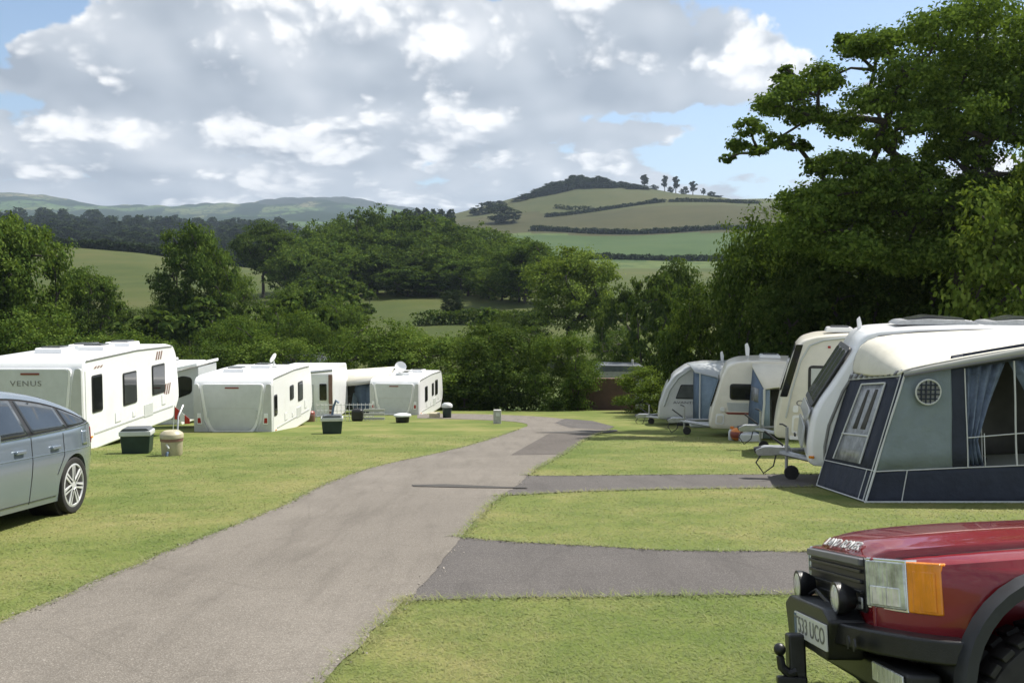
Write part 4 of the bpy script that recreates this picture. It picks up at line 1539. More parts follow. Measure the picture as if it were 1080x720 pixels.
# ---- vans on the right: door side towards the camera, nose pointing left
def nose_van(label, d, prof_px, xr, W, colour, rz=math.pi, bulge=.14):
    """prof_px: outline of the near side in the photo, from the bottom of the nose over the roof; the nose bows out to the front"""
    pts = [at(px, py, d) for px, py in prof_px]
    gx = pts[0].x
    gz = ground_at(0, d + W / 2)
    v = thing('touring_caravan', label, 'caravan', (gx, d + W / 2, gz), math.pi)
    # turn about the near front corner
    piv = Vector((gx, d, gz))
    v.matrix_world = Matrix.Translation(piv) @ Matrix.Rotation(rz - math.pi, 4, 'Z') @ Matrix.Translation(-piv) @ Matrix.Translation((gx, d + W / 2, gz)) @ Matrix.Rotation(math.pi, 4, 'Z')
    prof = [(gx - p.x, p.z - gz) for p in pts]
    zroof = prof[-1][1]
    zb = prof[0][1]
    prof += [(xr, zroof), (xr - .22, zroof - .2), (xr - .28, zroof - .9), (xr - .2, zb + .3), (xr, zb)]
    prof = rounded(prof, .10)
    rows = []
    hw = W / 2
    for y, k, dz in ((-hw, 0, .05), (-hw + .015, .2, .022), (-hw + .06, .55, .004), (-hw + .2, .9, 0), (0, 1, 0), (hw - .2, .9, 0), (hw - .06, .55, .004), (hw - .015, .2, .022), (hw, 0, .05)):
        row = []
        for x, z in prof:
            wgt = min(1, max(0, (x + 1.3) / 1.0))
            zz = z - dz * (1 if z > zroof - .25 else 0) + dz * .4 * (1 if z < zb + .1 else 0)
            row.append((x + bulge * k * wgt * wgt * (3 - 2 * wgt), y, zz))
        rows.append(row)
    q = MB()
    q.grid(rows, closed=True)
    n = len(prof)
    q.f.append(tuple(range(n)))
    q.f.append(tuple(range(8 * n, 9 * n)))
    q.build('body', M[colour], v, ang=50)
    return v, (lambda px, py: (gx - at(px, py, d).x, at(px, py, d).z - gz)), zroof, zb


BULGE = .10


def on_nose(parent, a, b, y0, y1, mat, name, t=.03, proud=.012, r=.08):
    """slab lying on the nose between profile points a and b, from y0 to y1"""
    a, b = Vector((a[0], 0, a[1])), Vector((b[0], 0, b[1]))
    u = (b - a).normalized()
    n = Vector((u.z, 0, -u.x))
    if n.x < 0:
        n = -n
    T = Matrix((u, Vector((0, 1, 0)), n)).transposed().to_4x4()
    T.translation = a + Vector((BULGE, 0, 0))
    L = (b - a).length
    return MB().prism(rounded([(0, y0), (L, y0), (L, y1), (0, y1)], r), proud - t, proud, 'z', T).build(name, M[mat], parent, .008)


def panel(parent, P, pts, y, mat, name, t=.012, r=.05):
    return MB().prism(rounded([P(*p) for p in pts], r), y - .01, y + t).build(name, M[mat], parent, .004)


# R4 far silver van
W4 = 2.1
vr4, P, zr, zb = nose_van('small silver grey touring van with an egg shaped nose, farthest on the right', 32.6, [(696, 442), (695.5, 436), (697, 425), (703, 409), (712, 396), (724, 387), (740, 384)], -3.2, W4, 'panel2', math.pi - R(10), .08)
side_window(vr4, P(737, 420)[0], P(712, 420)[0], P(709, 420)[1], P(709, 405)[1], W4 / 2, 1, 'glass2', .05, frame='dark', slant=.18)
lettering('AVANTE', .13, frame_T((*[P(721, 424)[0], W4 / 2 + .003], P(721, 424)[1]), (-1, 0, 0), (0, 0, 1)), M['ink'], vr4, squash=1.5)
q = MB()
arc = [P(697.5, 428), P(703.5, 411), P(712.5, 398), P(724, 389.5), P(740, 387)]
q.tube([(a - .08, W4 / 2 + .004, b_) for a, b_ in arc], .035, 6)
q.build('trim_strip', M['lid'], vr4)
on_nose(vr4, P(698, 424), P(710, 399), -.72, .72, 'glass', 'front_window')
hitch(vr4, P(692, 440)[0] - .3, P(670, 440)[0], zb - .02, zb - .05, 'galv')
for s in (-1, 1):
    axle_wheel(vr4, -1.9, s * (W4 / 2 - .1), .32, .19)
bx('step_box', M['dark'], vr4, (P(722, 445)[0], W4 / 2 + .2, P(722, 447)[1]), (.55, .3, .2), .02)
pa4 = thing('porch_awning', 'small blue grey porch awning on the side of the silver grey van', 'awning', (at(748, 450, 31.4).x, 31.4, ground_at(0, 31.4)))
zt4 = at(738, 388, 31.4).z - ground_at(0, 31.4)
q = MB()
q.grid([[(-.33, 0, 0), (-.33, 0, zt4 * .92)], [(.35, -.05, 0), (.35, -.05, zt4 * .80)], [(1.6, -.05, 0), (1.6, -.05, zt4 * .85)]])
q.build('front_wall', M['blue2'], pa4, solid=.02)
q = MB()
q.grid([[(-.35, 1.2, 0), (-.35, 1.2, zt4)], [(-.33, 0, 0), (-.33, 0, zt4 * .92)]])
q.build('side_wall', M['blue'], pa4, solid=.02)
q = MB()
q.grid([[(-.5, -.02, zt4 * .93), (.4, -.08, zt4 * .82), (1.6, -.1, zt4 * .86)], [(-.55, .7, zt4 * 1.02), (.4, .7, zt4 * 1.02), (1.6, .7, zt4 * 1.04)], [(-.55, 1.25, zt4 * 1.03), (.4, 1.25, zt4 * 1.07), (1.6, 1.25, zt4 * 1.08)]])
q.build('roof', M['shade'], pa4, solid=.03)
for a, b_ in (((-.33, -.03, 0), (-.33, -.03, zt4 * .92)), ((.35, -.09, 0), (.35, -.09, zt4 * .80))):
    MB().tube([a, b_], .025, 6).build('piping', M['pipe'], pa4)
bx('mat_roll', M['lid'], pa4, (-.35, -.25, .14), (.7, .3, .22), .08)
aerial(vr4, P(762, 384)[0], 0, zr, .36)

# R3 cream van with a dark side window
W3 = 2.2
vr3, P, zr3, zb = nose_van('cream touring van with a wide dark side window above a thin red stripe', 26, [(751, 452), (750, 446), (752, 434), (757, 418), (763, 398), (769, 385.5), (779, 381), (797, 379.5)], -4.6, W3, 'cream', math.pi - R(12), .08)
side_window(vr3, P(797, 421)[0], P(769, 421)[0], P(764, 421)[1], P(764, 404)[1], W3 / 2, 1, 'glass', .1)
panel(vr3, P, [(764, 434), (793, 434), (793, 436.2), (767, 436.2)], W3 / 2, 'redtext', 'stripe', r=.01)
panel(vr3, P, [(766, 424), (795, 424), (795, 433), (768, 433)], W3 / 2, 'shade', 'decal_band', .004, r=.02)
k = panel(vr3, P, [(754, 447), (763, 447), (763.5, 436), (755, 436)], W3 / 2, 'white', 'locker_door')
panel(k, P, [(755.5, 445.5), (761.7, 445.5), (762.2, 437.8), (756.2, 437.8)], W3 / 2 + .012, 'cream', 'door_panel')
k = panel(vr3, P, [(759, 433), (764, 433), (764, 429), (759.5, 429)], W3 / 2, 'white', 'vent_cap', .04)
on_nose(vr3, P(753, 430), P(762, 401), -.8, .8, 'glass', 'front_window')
hitch(vr3, P(742, 450)[0] - .3, P(742, 450)[0] + 1.0, zb, zb + .05)
for s in (-1, 1):
    axle_wheel(vr3, -2.8, s * (W3 / 2 - .1), .32, .2)
aerial(vr3, P(789, 380)[0], .1, zr3, .38)
roof_vent(vr3, P(812, 380)[0], 0, zr3 + .02, .6, .6, .09)
aw3 = thing('awning', 'awning with a cream roof and slate blue walls joined to the cream van', 'awning', (at(796, 455, 25.2).x, 25.2, ground_at(0, 25.2)))
g3 = ground_at(0, 25.2)
Q = lambda px, py, d: (at(px, py, d).x - aw3.location.x, d - 25.2, at(px, py, d).z - g3)
q = MB()
q.grid([[Q(795, 381, 26), Q(793, 386, 25.6), Q(806, 410.5, 24.4)], [Q(812, 380.5, 26), Q(812, 385, 25.6), Q(816, 409, 24.4)], [Q(832, 380, 26), Q(832, 384, 25.6), Q(832, 407, 24.4)], [Q(870, 380, 26), Q(870, 384, 25.6), Q(870, 407, 24.4)]])
q.build('roof', M['acr'], aw3, solid=.03)
q = MB()
q.grid([[Q(789, 452, 25.8), Q(790, 430, 25.8), Q(794, 388, 25.8)], [Q(803, 460, 24.5), Q(804, 430, 24.5), Q(805.5, 410.5, 24.4)]])
q.build('side_wall', M['blue'], aw3, solid=.02)
q = MB()
q.grid([[Q(803, 462, 24.45), Q(806, 411, 24.45)], [Q(812, 462, 24.45), Q(812, 410, 24.45)]])
q.build('front_wall', M['blue2'], aw3, solid=.02)
q = MB()
q.grid([[Q(816, 462, 24.9), Q(813, 411, 24.9)], [Q(850, 462, 24.9), Q(850, 409, 24.9)]])
q.build('doorway_dim_sheet', M['interior'], aw3, solid=.02)  # dark sheet put in for the shade behind the opening
MB().tube([Q(806, 410.5, 24.38), Q(806, 425, 24.38), Q(803, 462, 24.38)], .03, 6).build('corner_pole', M['pipe'], aw3)
q = MB()
q.grid([[Q(793, 422, 25.4), Q(793, 407, 25.4)], [Q(800, 424, 24.85), Q(800, 410, 24.85)]])
q.build('window', M['mesh'], aw3, solid=.04)

# odds and ends between the vans
fl = thing('gas_bottle', 'white gas bottle with an orange cap standing under the nose between the cream vans', 'gas bottle', (at(772, 460, 24.6).x, 24.6, ground_at(0, 24.6)))
fl.scale = (.6, .6, .6)
MB().lathe([(.02, 0), (.14, 0), (.16, .04), (.16, .36), (.12, .46), (.05, .5), (.05, .55), (.02, .55)], 18).build('cylinder', M['lid'], fl)
MB().lathe([(.02, .50), (.09, .50), (.09, .6), (.02, .6)], 14).build('cap', M['orange'], fl)
bg_ = thing('beach_ball', 'small orange and red ball lying beside the white gas bottle', 'ball', (at(777, 460, 24.4).x, 24.4, ground_at(0, 24.4)))
MB().lathe([(.17 * math.sin(math.pi * k / 10) + .001, .17 - .17 * math.cos(math.pi * k / 10)) for k in range(11)], 20).build('ball', M['orange'], bg_)
MB().lathe([(.172 * math.sin(math.pi * k / 20), .17 - .172 * math.cos(math.pi * k / 20)) for k in range(7, 14)], 20, ).build('band', M['redtext'], bg_)
tag(bx('storage_box', M['panel'], None, at(789, 461.5, 24.3), (.5, .4, .26), .04), 'grey storage box on the grass beside the slate blue awning wall', 'box')

# R2 cream van with lettering
W2 = 2.25
vr2, P, zr2, zb = nose_van('cream touring van with big dark lettering on its side, beside the nearest white van', 20, [(820, 462), (819, 454), (821, 440), (826, 418), (833, 390), (840, 369), (848, 358.5), (861, 354), (890, 351.5)], -5.6, W2, 'cream', math.pi - R(16), .07)
side_window(vr2, P(882, 415)[0], P(850.5, 415)[0], P(850, 415)[1], P(850, 384.5)[1], W2 / 2, 1, 'glass', .1, blind=.72)
lettering('CARA', .17, frame_T((P(853, 424)[0], W2 / 2 + .003, P(849, 424.5)[1]), (-1, 0, 0), (0, 0, 1)), M['ink'], vr2, squash=1.3)
on_nose(vr2, P(827.5, 413), P(843, 364), -.85, .85, 'glass', 'front_window')
panel(vr2, P, [(822.5, 418), (830, 418), (846, 363), (839, 363)], W2 / 2 - .02, 'glass', 'wrap_window', .03, r=.02)
k = panel(vr2, P, [(834, 456), (849, 456), (849, 437), (835, 437)], W2 / 2, 'white', 'locker_door')
panel(k, P, [(836, 453.5), (847, 453.5), (847, 439.5), (837, 439.5)], W2 / 2 + .012, 'cream', 'door_panel')
panel(vr2, P, [(835, 434), (841, 434), (841, 427), (836, 427)], W2 / 2, 'white', 'vent_cap', .05)
panel(vr2, P, [(832, 462.5), (880, 462.5), (880, 459), (832, 459)], W2 / 2, 'white', 'skirt', .03, r=.01)
bx('marker_lamp', M['red'], vr2, (P(872, 364)[0], W2 / 2 + .01, P(872, 365)[1]), (.06, .03, .05), .01)
q = MB()
q.tube([(a - .05, W2 / 2 + .006, b_) for a, b_ in (P(826, 440), P(832, 412), P(841, 380), P(850, 364), P(864, 358), P(888, 355))], .02, 6)
q.build('trim_strip', M['shade'], vr2)
hitch(vr2, P(812, 460)[0] - .4, P(779, 460)[0], zb - .02, zb + .02)
for s in (-1, 1):
    axle_wheel(vr2, -3.2, s * (W2 / 2 - .1), .33, .2)
roof_vent(vr2, P(884, 352)[0], .2, zr2 + .02, .6, .6, .1)

# R1 nearest van, white, with the big awning
W1r = 2.1
vr1, P, zr1, zb = nose_van('nearest white touring van on the right, with the big navy awning on its side', 14, [(861, 492), (858, 487), (858, 470), (862, 440), (869, 424), (884, 402), (902, 372), (909, 358), (915, 351), (925, 347.5), (960, 344.5), (1010, 342.5)], -5.9, W1r, 'white', math.pi - R(14.5), .09)
fw = on_nose(vr1, P(864, 432), P(904, 367), -.84, .84, 'dark', 'front_window', proud=.016, r=.12)
a, b_ = Vector(P(864, 432)), Vector(P(904, 367))
for y0, y1 in ((-.79, -.29), (-.24, .24), (.29, .79)):
    on_nose(fw, a.lerp(b_, .08), a.lerp(b_, .93), y0, y1, 'glass2', 'pane', proud=.026, r=.08)
on_nose(vr1, P(858.5, 446), P(863, 434), -.85, .85, 'panel2', 'nose_band', proud=.02)
MB().prism([(0, 0), (.2, .05), (.02, .1)], -.2, .2).build
k = on_nose(vr1, P(854.4, 478), P(857.2, 452), -.7, .7, 'shade', 'locker_door', proud=.016)
bx('handle', M['dark'], k, (P(844, 470)[0] + .03, 0, P(844, 470)[1]), (.03, .2, .04), .008)
q = MB()
q.tube([(a2 - .02, W1r / 2 + .012, b2) for a2, b2 in (P(868, 490), P(868, 470), P(872, 448), P(886, 412), P(902, 385), P(912, 363), P(922, 354), P(960, 349), P(1010, 346.5))] + [(-5.6, W1r / 2 + .012, zr1 - .06)], .022, 6)
q.build('awning_rail', M['ink2'], vr1)
bx('marker_lamp', M['amber'], vr1, (P(856, 480)[0], W1r / 2 + .01, P(856, 482)[1]), (.08, .03, .04), .008)
hitch(vr1, P(845, 488)[0] - .4, P(801, 480)[0], zb - .02, zb + .03)
for s in (-1, 1):
    axle_wheel(vr1, -3.4, s * (W1r / 2 - .12), .33, .2)
aerial(vr1, P(914, 347)[0], -.3, zr1 - .18, .22)
for xx in (P(985, 344)[0], P(1072, 341)[0]):
    v = MB().prism(rounded([(-.62, 0), (.58, 0), (.5, .06), (.1, .09), (-.5, .07)], .04), -.42, .42, T=Matrix.Translation((xx, .05, zr1 - .01))).build('roof_vent', M['galv'], vr1, .02)
    MB().prism(rounded([(-.42, .11), (.40, .11), (.1, .18), (-.38, .15)], .03), -.35, .35, T=Matrix.Translation((xx, .05, zr1 - .05))).build('dome', M['glass2'], v, .02)
    bx('vent_slot', M['dark'], v, (xx - .02, .425, zr1 + .03), (.95, .03, .02), .004)

# ---- the big awning
aw = thing('awning', 'large navy and grey green awning with a round window and tied blue curtains', 'awning', (at(912, 533, 12.1).x, 12.1, ground_at(0, 12.1)))
o0 = aw.location.copy()
A = lambda px, py, d: Vector(at(px, py, d)) - o0
dF, dR = 12.1, 13.93
XR = at(1080, 500, 12.1).x - o0.x + 1.6       # right end, outside the picture
gF, gR = 0.0, ground_at(0, dR) - o0.z
fbl = Vector((0, 0, .01))
ftl = A(955, 391, 12.35)
rbl = Vector((at(862, 512, dR).x - o0.x, dR - 12.1, gR + .01))
rtl = A(897, 396, dR - .02)


def wallpt(u, t, off=0.):
    """front wall: u metres from its left foot, t height share"""
    top = ftl + Vector((1, 0, .0)) * 0
    zt = ftl.z + (u / XR) * .62
    lean = (ftl.x) * t * max(0, 1 - u / 1.2)
    sag = .014 * math.sin(u * 6.3 + t * 4.1) * math.sin(math.pi * t) + .008 * math.sin(u * 15 - t * 9) * math.sin(math.pi * min(1, t))
    return Vector((u * (1 - 0) + lean, (ftl.y) * t - off + sag, zt * t if t <= 1 else zt))


def front_piece(name, u0, u1, t0, t1, mat, off=0., parent=aw, n=18, solid=.012, lean=True):
    rows = []
    for k in range(n + 1):
        u = u0 + (u1 - u0) * k / n
        rows.append([wallpt(u, t0 + (t1 - t0) * j / 6, off) for j in range(7)])
    return MB().grid(rows).build(name, M[mat], parent, solid=solid)


def upx(px, d=12.2):
    return at(px, 450, d).x - o0.x


tS = .235                                    # height share of the mud wall strip
front_piece('mud_strip', 0, XR, .0, tS, 'navy')
uP0, uP1 = upx(1004), upx(1019)
front_piece('front_panel', 0.0, uP0, tS, .985, 'canvas')
front_piece('dark_pillar', uP0, uP1, tS, 1.0, 'navy', .004)
front_piece('top_band', uP1, XR, .90, 1.0, 'navy', .004)
front_piece('far_panel', XR - .6, XR, tS, 1.0, 'navy', .003)
# window bay: a dark sheet set behind it paints the dimness inside
bay = front_piece('window_dim_sheet', uP1, XR - .6, tS, .91, 'interior', -.75, solid=.01)
for u0, u1, tt in ((uP1 + .02, uP1 + .62, 0), (upx(1071), upx(1071) + .7, 1)):
    rows = []
    for k in range(25):
        s_ = k / 24
        row = []
        for j in range(9):
            t = tS + (.90 - tS) * j / 8
            tie = (1 - (1 - j / 8) ** 1.0) if j > 2 else .22 + (2 - j) * .02
            wdt = (.30 + .70 * max(0, (j / 8 - .25)) / .75) if j / 8 > .25 else .30 + .06 * (2 - j)
            u = u0 + (u1 - u0) * s_ * wdt if tt == 0 else u0 + (u1 - u0) * (1 - (1 - s_) * wdt)
            p = wallpt(u, t, -.10 - .035 * math.sin(s_ * 26 + j * .2))
            row.append(p)
        rows.append(row)
    MB().grid(rows).build('curtain', M['curtain'], aw, solid=.006)
# white piping and window bars
pp = lambda pts, r=.008, name='piping': MB().tube(pts, r, 6).build(name, M['pipe'], aw)
pp([wallpt(XR * k / 12, tS, .012) for k in range(13)])
pp([wallpt(0, k / 8, .012) for k in range(9)], .014)
pp([wallpt(uP1 + .01, tS + (.9 - tS) * k / 5, .014) for k in range(6)])
for px in (1072,):
    pp([wallpt(upx(px), tS + (.9 - tS) * k / 5, .014) for k in range(6)], .012)
pp([wallpt(upx(1038), tS + .11 * k, .014) for k in range(3)], .006)
pp([wallpt(uP1 + .02 + (XR - .6 - uP1) * k / 5, tS + .20, .014) for k in range(6)])
pp([wallpt(upx(949), tS * k / 3, .012) for k in range(4)], .007)
bx('ground_bar', M['pipe'], aw, (XR / 2, -.01, .012), (XR, .03, .02), .005)
# round window
rc = wallpt(upx(978) - .0, 0, 0)
cz = A(978, 413, 12.25)
q = MB().lathe([(.005, .012), (.155, .012), (.155, -.004), (.005, -.004)], 28, Matrix.Translation((cz.x, cz.y - .018, cz.z)), 'y').build('round_window', M['mesh'], aw)
ring = [(cz.x + .16 * math.cos(2 * math.pi * k / 28), cz.y - .03, cz.z + .16 * math.sin(2 * math.pi * k / 28)) for k in range(28)]
MB().tube(ring, .012, 6, closed=True).build('ring', M['pipe'], q)
g_ = MB()
for k in (-.09, -.03, .03, .09):
    hh = math.sqrt(.15 ** 2 - k * k)
    g_.box((cz.x + k, cz.y - .034, cz.z), (.018, .006, 2 * hh))
    g_.box((cz.x, cz.y - .036, cz.z + k), (2 * hh, .006, .018))
g_.build('lattice', M['navy'], q)


# left wall
def lw(s_, t, off=0.):
    """left wall: s 0 at the front foot, 1 at the rear; t height share"""
    b0, t0 = fbl.lerp(rbl, s_), (ftl + Vector((-.012, 0, 0))).lerp(rtl, s_)
    n = Vector((-.97, -.2, .25))
    return b0.lerp(t0, t) + n * off


def left_piece(name, s0, s1, t0, t1, mat, off=0., parent=aw, bow=0., solid=.012, s0t=None, s1t=None):
    s0t = s0 if s0t is None else s0t
    s1t = s1 if s1t is None else s1t
    rows = []
    for k in range(7):
        row = []
        for j in range(7):
            f = j / 6
            a_, b2 = s0 + (s0t - s0) * f, s1 + (s1t - s1) * f
            row.append(lw(a_ + (b2 - a_) * k / 6, t0 + (t1 - t0) * f, off))
        rows.append(row)
    return MB().grid(rows).build(name, M[mat], parent, solid=solid)


left_piece('side_strip', 0, 1, 0, tS, 'navy')
left_piece('side_panel', 0, 1, tS, 1.0, 'navy')
lwin = left_piece('side_window', .26, .80, tS + .03, .91, 'mesh', .012, s0t=.24, s1t=.68)
for s0, s1, nm in ((.36, .45, 'window_fold'), (.52, .60, 'window_fold')):
    left_piece(nm, s0, s1, tS + .30, .86, 'interior', .018, lwin, s0t=s0 - .02, s1t=s1 - .06)
for a_, b2, c_, d_ in ((.26, tS + .03, .24, .91), (.80, tS + .03, .68, .91), (.24, .91, .68, .91), (.26, tS + .25, .77, tS + .25)):
    MB().tube([lw(a_ + (c_ - a_) * k / 6, b2 + (d_ - b2) * k / 6, .026) for k in range(7)], .013, 6).build('piping', M['pipe'], lwin)
pp([lw(k / 6, tS, .014) for k in range(7)])
pp([lw(1, k / 6, .014) for k in range(7)])
pp([lw(0.02, k / 6, .016) for k in range(7)], .008)
pp([lw(.11, tS * k / 3, .016) for k in range(4)], .007)
pp([lw(k / 6, .005, .016) for k in range(7)], .010)
# pale band with dark dashes along the top of the left wall
bd = left_piece('dashed_band', 0.02, 1, .955, 1.01, 'shade', .016)
q = MB()
for k in range(9):
    s_ = .08 + k * .105
    q.add([lw(s_, .965, .034), lw(s_ + .055, .965, .034), lw(s_ + .035, 1.0, .034), lw(s_ - .02, 1.0, .034)], [(0, 1, 2, 3)])
q.build('dashes', M['ink'], bd, solid=.006)
# roof: from the rail on the van down to the front edge, hip at the left
rail = [A(897, 396, dR - .03), A(901, 372, dR - .05), A(912, 357, dR - .08), A(935, 352, dR - .12), A(985, 348, dR - .22), A(1080, 343.0, dR - .42), A(1160, 339, dR - .62)]
mid = [A(915, 398, 13.25), A(921, 378, 13.2), A(937, 368, 13.1), A(960, 364, 13.05), A(1010, 360, 13.0), A(1085, 354, 13.0), A(1175, 348, 13.0)]
def fe(u, dz=0.):
    p = wallpt(u, 1.0, .05)
    p.z += .02 + dz
    return p
frontl = [A(951, 395.5, 12.33), fe(.02, .0) + Vector((0, 0, .02)), fe(.12), fe(.35), fe(.85), fe(1.7), fe(XR)]
frontl[1] = A(953, 392, 12.30)
frontl[2] = A(962, 389.5, 12.27)
frontl[3] = A(982, 385, 12.25)
frontl[4] = A(1025, 376.5, 12.25)
frontl[5] = A(1082, 366, 12.25)
frontl[6] = A(1190, 352, 12.25)
q = MB()
q.grid([rail, [a_.lerp(b2, .5) + Vector((0, 0, .02)) for a_, b2 in zip(rail, mid)], mid, [a_.lerp(b2, .5) for a_, b2 in zip(mid, frontl)], frontl])
q.build('roof', M['acr'], aw, solid=.012, sub=1, ang=80)
q = MB()
q.grid([frontl[1:], [p + Vector((0, -.012, -.05 - .012 * i)) for i, p in enumerate(frontl[1:])]])
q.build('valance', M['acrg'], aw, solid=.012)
q = MB()
q.tube([p + Vector((0, -.02, -.055 - .012 * i)) for i, p in enumerate(frontl[1:])], .014, 6)
q.build('valance_trim', M['ink'], aw)
MB().tube([wallpt(uP1 + .35, .02, -.3), wallpt(uP1 + .35, 1.0, -.3)], .012, 8).build('inner_pole', M['galv'], aw)
tag(bx('folding_table', M['dark'], None, o0 + Vector((upx(1048), .9, .42)), (.5, .35, .08), .02), 'dark folding table inside the big awning', 'table')
for s_ in (-1, 1):
    for r_ in (-1, 1):
        MB().tube([Vector((s_ * .22, r_ * .14, -.42)), Vector((s_ * .22, r_ * .14, 0))], .014, 6).build('leg', M['dark'], bpy.data.objects['folding_table'])

# ------------------------------------------------------------------ small things on the pitches
def tank(name, label, cat, px, py, r, h, body, lid, wide=1.12):
    p = on_lawn(px, py)
    t = thing(name, label, cat, p, random.uniform(0, 1))
    MB().lathe([(.02, 0), (r * .86, 0), (r * .92, .03), (r * .97, h * .5), (r, h * .72), (r * .98, h * .74), (.02, h * .74)], 22).build('tub', M[body], t)
    MB().lathe([(.02, h * .72), (r * wide, h * .72), (r * wide, h * .86), (r * wide * .95, h * .9), (r * .7, h), (.02, h)], 22).build('lid', M[lid], t)
    return t


def water_box(label, px, py, w, h):
    p = on_lawn(px, py)
    t = thing('waste_water_tank', label, 'water tank', p, .15)
    MB().prism(rounded([(-w * .44, 0), (w * .44, 0), (w * .5, h * .74), (-w * .5, h * .74)], .05), -w * .32, w * .32).build('tub', M['green_tank'], t, .03)
    MB().prism(rounded([(-w * .53, h * .70), (w * .53, h * .70), (w * .53, h * .90), (-w * .53, h * .90)], .03), -w * .36, w * .36).build('rim', M['lid'], t, .02)
    MB().prism(rounded([(-w * .50, h * .89), (w * .50, h * .89), (w * .40, h), (-w * .40, h)], .03), -w * .33, w * .33).build('lid', M['slate'], t, .015)
    return t


water_box('dark green water tank with a grey lid on the grass beside the nearest left caravan', 145, 477.5, .62, .56)
t = tank('water_barrel', 'beige water barrel with a brown band and a blue spigot beside the nearest left caravan', 'barrel', 181.5, 480, .225, .52, 'beige', 'beige', 1.06)
MB().lathe([(.215, .31), (.232, .31), (.232, .37), (.215, .37)], 22).build('band', M['brown'], t)
MB().tube([(.0, -.22, .10), (.0, -.30, .10), (.0, -.31, .04)], .025, 8).build('spigot', M['blue'], t)
MB().tube([(.0, -.2, .15), (.03, -.27, .2), (-.02, -.26, .27)], .02, 6).build('handle', M['pipe'], t)
q = MB().tube([on_lawn(181, 480) + Vector((0, .3, .05)), on_lawn(181, 480) + Vector((-.02, .5, .75)), on_lawn(181, 480) + Vector((-.02, .8, .95))], .02, 6)
tag(q.build('water_pump_pole', M['galv']), 'thin grey pump pole rising behind the beige barrel', 'pole')
p = on_lawn(186, 468)
fg = thing('pennant', 'small red and white striped pennant leaning at the corner of the nearest left caravan', 'flag', p)
MB().tube([(-.1, 0, 0), (-.02, 0, .95)], .012, 6).build('stick', M['gal2'], fg)
for k in range(3):
    MB().prism([(-.02 + k * .12, .92 - k * .10), (.10 + k * .12, .82 - k * .10), (.10 + k * .12, .60 - k * .05), (-.03 + k * .12, .62 - k * .06)], -.008, .008).build('stripe', M['red' if k % 2 == 0 else 'pipe'], fg)
water_box('low dark tank with a grey lid standing under the blue water pump', 350.5, 457, .60, .55)
p = on_lawn(350.5, 457)
tag(MB().tube([p + Vector((0, 0, .5)), p + Vector((.04, 0, .78)), p + Vector((.12, 0, .98)), p + Vector((.2, 0, .9))], .035, 8).build('water_pump', M['blue']), 'blue pump hose standing on the low dark tank', 'pump')
tank('washing_bowl', 'shallow dark bowl with a white lid on the grass before the caravan with the dish', 'bowl', 424.5, 445.5, .26, .34, 'dark', 'lid', 1.25)
t = tank('dustbin', 'upright dark bin with a white top beside the caravan with the dish', 'bin', 471.5, 440.5, .19, .62, 'green_tank', 'lid', 1.2)
tag(bx('doorstep', M['beige'], None, on_lawn(458.5, 440.5) + Vector((0, 0, .11)), (.42, .5, .22), .03), 'beige plastic step beside the dark bin', 'step')
tank('flower_pot', 'reddish flower pot near the corner of the middle left caravan', 'pot', 327, 444.5, .2, .4, 'brown', 'redtext', .95)
bx('rucksack', M['dark'], None, on_lawn(378.5, 443.5) + Vector((0, -.3, .26)), (.45, .35, .5), .12, seg=3)
tag(bpy.data.objects['rucksack'], 'black bag standing against the windbreak fence', 'bag')
p = on_lawn(524.5, 446.5)
pb = thing('marker_post', 'short square pale stone marker post on the grass at the bend of the road', 'post', p)
bx('post', M['stone'], pb, (0, 0, .24), (.28, .22, .52), .02)
bx('number_plate', M['pipe'], pb, (.02, -.112, .34), (.14, .01, .12), .004)

# brick wall and shed at the far end
bw = thing('brick_wall', 'brown brick wall between the bushes at the end of the road', 'wall', (at(634, 430, 50).x, 50, H(at(634, 430, 50).x, 50) - .1))
bx('wall', M['brick'], bw, (0, 0, .9), (3.6, .3, 1.8))
bx('coping', M['brick'], bw, (0, 0, 1.83), (3.66, .36, .07), .02)
sh = thing('shed', 'low shed with a pale grey roof behind the brick wall', 'shed', at(655, 392, 58))
bx('wall', M['render'], sh, (0, 1, -1.2), (2.7, 2.6, 2.5))
MB().prism([(-1.6, .02), (1.55, .02), (1.3, .38), (-1.2, .42)], -.3, 2.4).build('roof', M['slate'], sh, .02)
MB().tube([(.75, .4, .3), (.75, .4, .72)], .07, 8).build('flue', M['stone'], sh)

# ------------------------------------------------------------------ vehicles
def interp(x, pts):
    return float(np.interp(x, [p[0] for p in pts], [p[1] for p in pts]))


def smooth_pts(pts, n=3):
    """denser, rounded version of a height profile"""
    P = [Vector(p) for p in pts]
    return [(p.x, p.y) for p in chaikin(P, n)]


def cut(o, cutters):
    """cut wheel openings and keep the result as the mesh"""
    tmp = []
    for c in cutters:
        q = o.modifiers.new('cut', 'BOOLEAN')
        q.operation = 'DIFFERENCE'
        q.solver = 'EXACT'
        q.object = c
        tmp.append(c)
    dg = bpy.context.evaluated_depsgraph_get()
    me = bpy.data.meshes.new_from_object(o.evaluated_get(dg))
    o.modifiers.clear()
    old = o.data
    o.data = me
    me.name = old.name
    for c in tmp:
        bpy.data.objects.remove(c)
    me.polygons.foreach_set('use_smooth', [True] * len(me.polygons))
    me.set_sharp_from_angle(angle=R(32))


TILT = Matrix.Rotation(-math.atan(SLOPE), 4, 'X')


def seat_on_slope(o, x, y, rz, dz=0., lean=0.):
    o.location = (x, y, -EYE - SLOPE * y + dz)
    o.rotation_euler = (TILT @ Matrix.Rotation(rz, 4, 'Z') @ Matrix.Rotation(lean, 4, 'X')).to_euler()


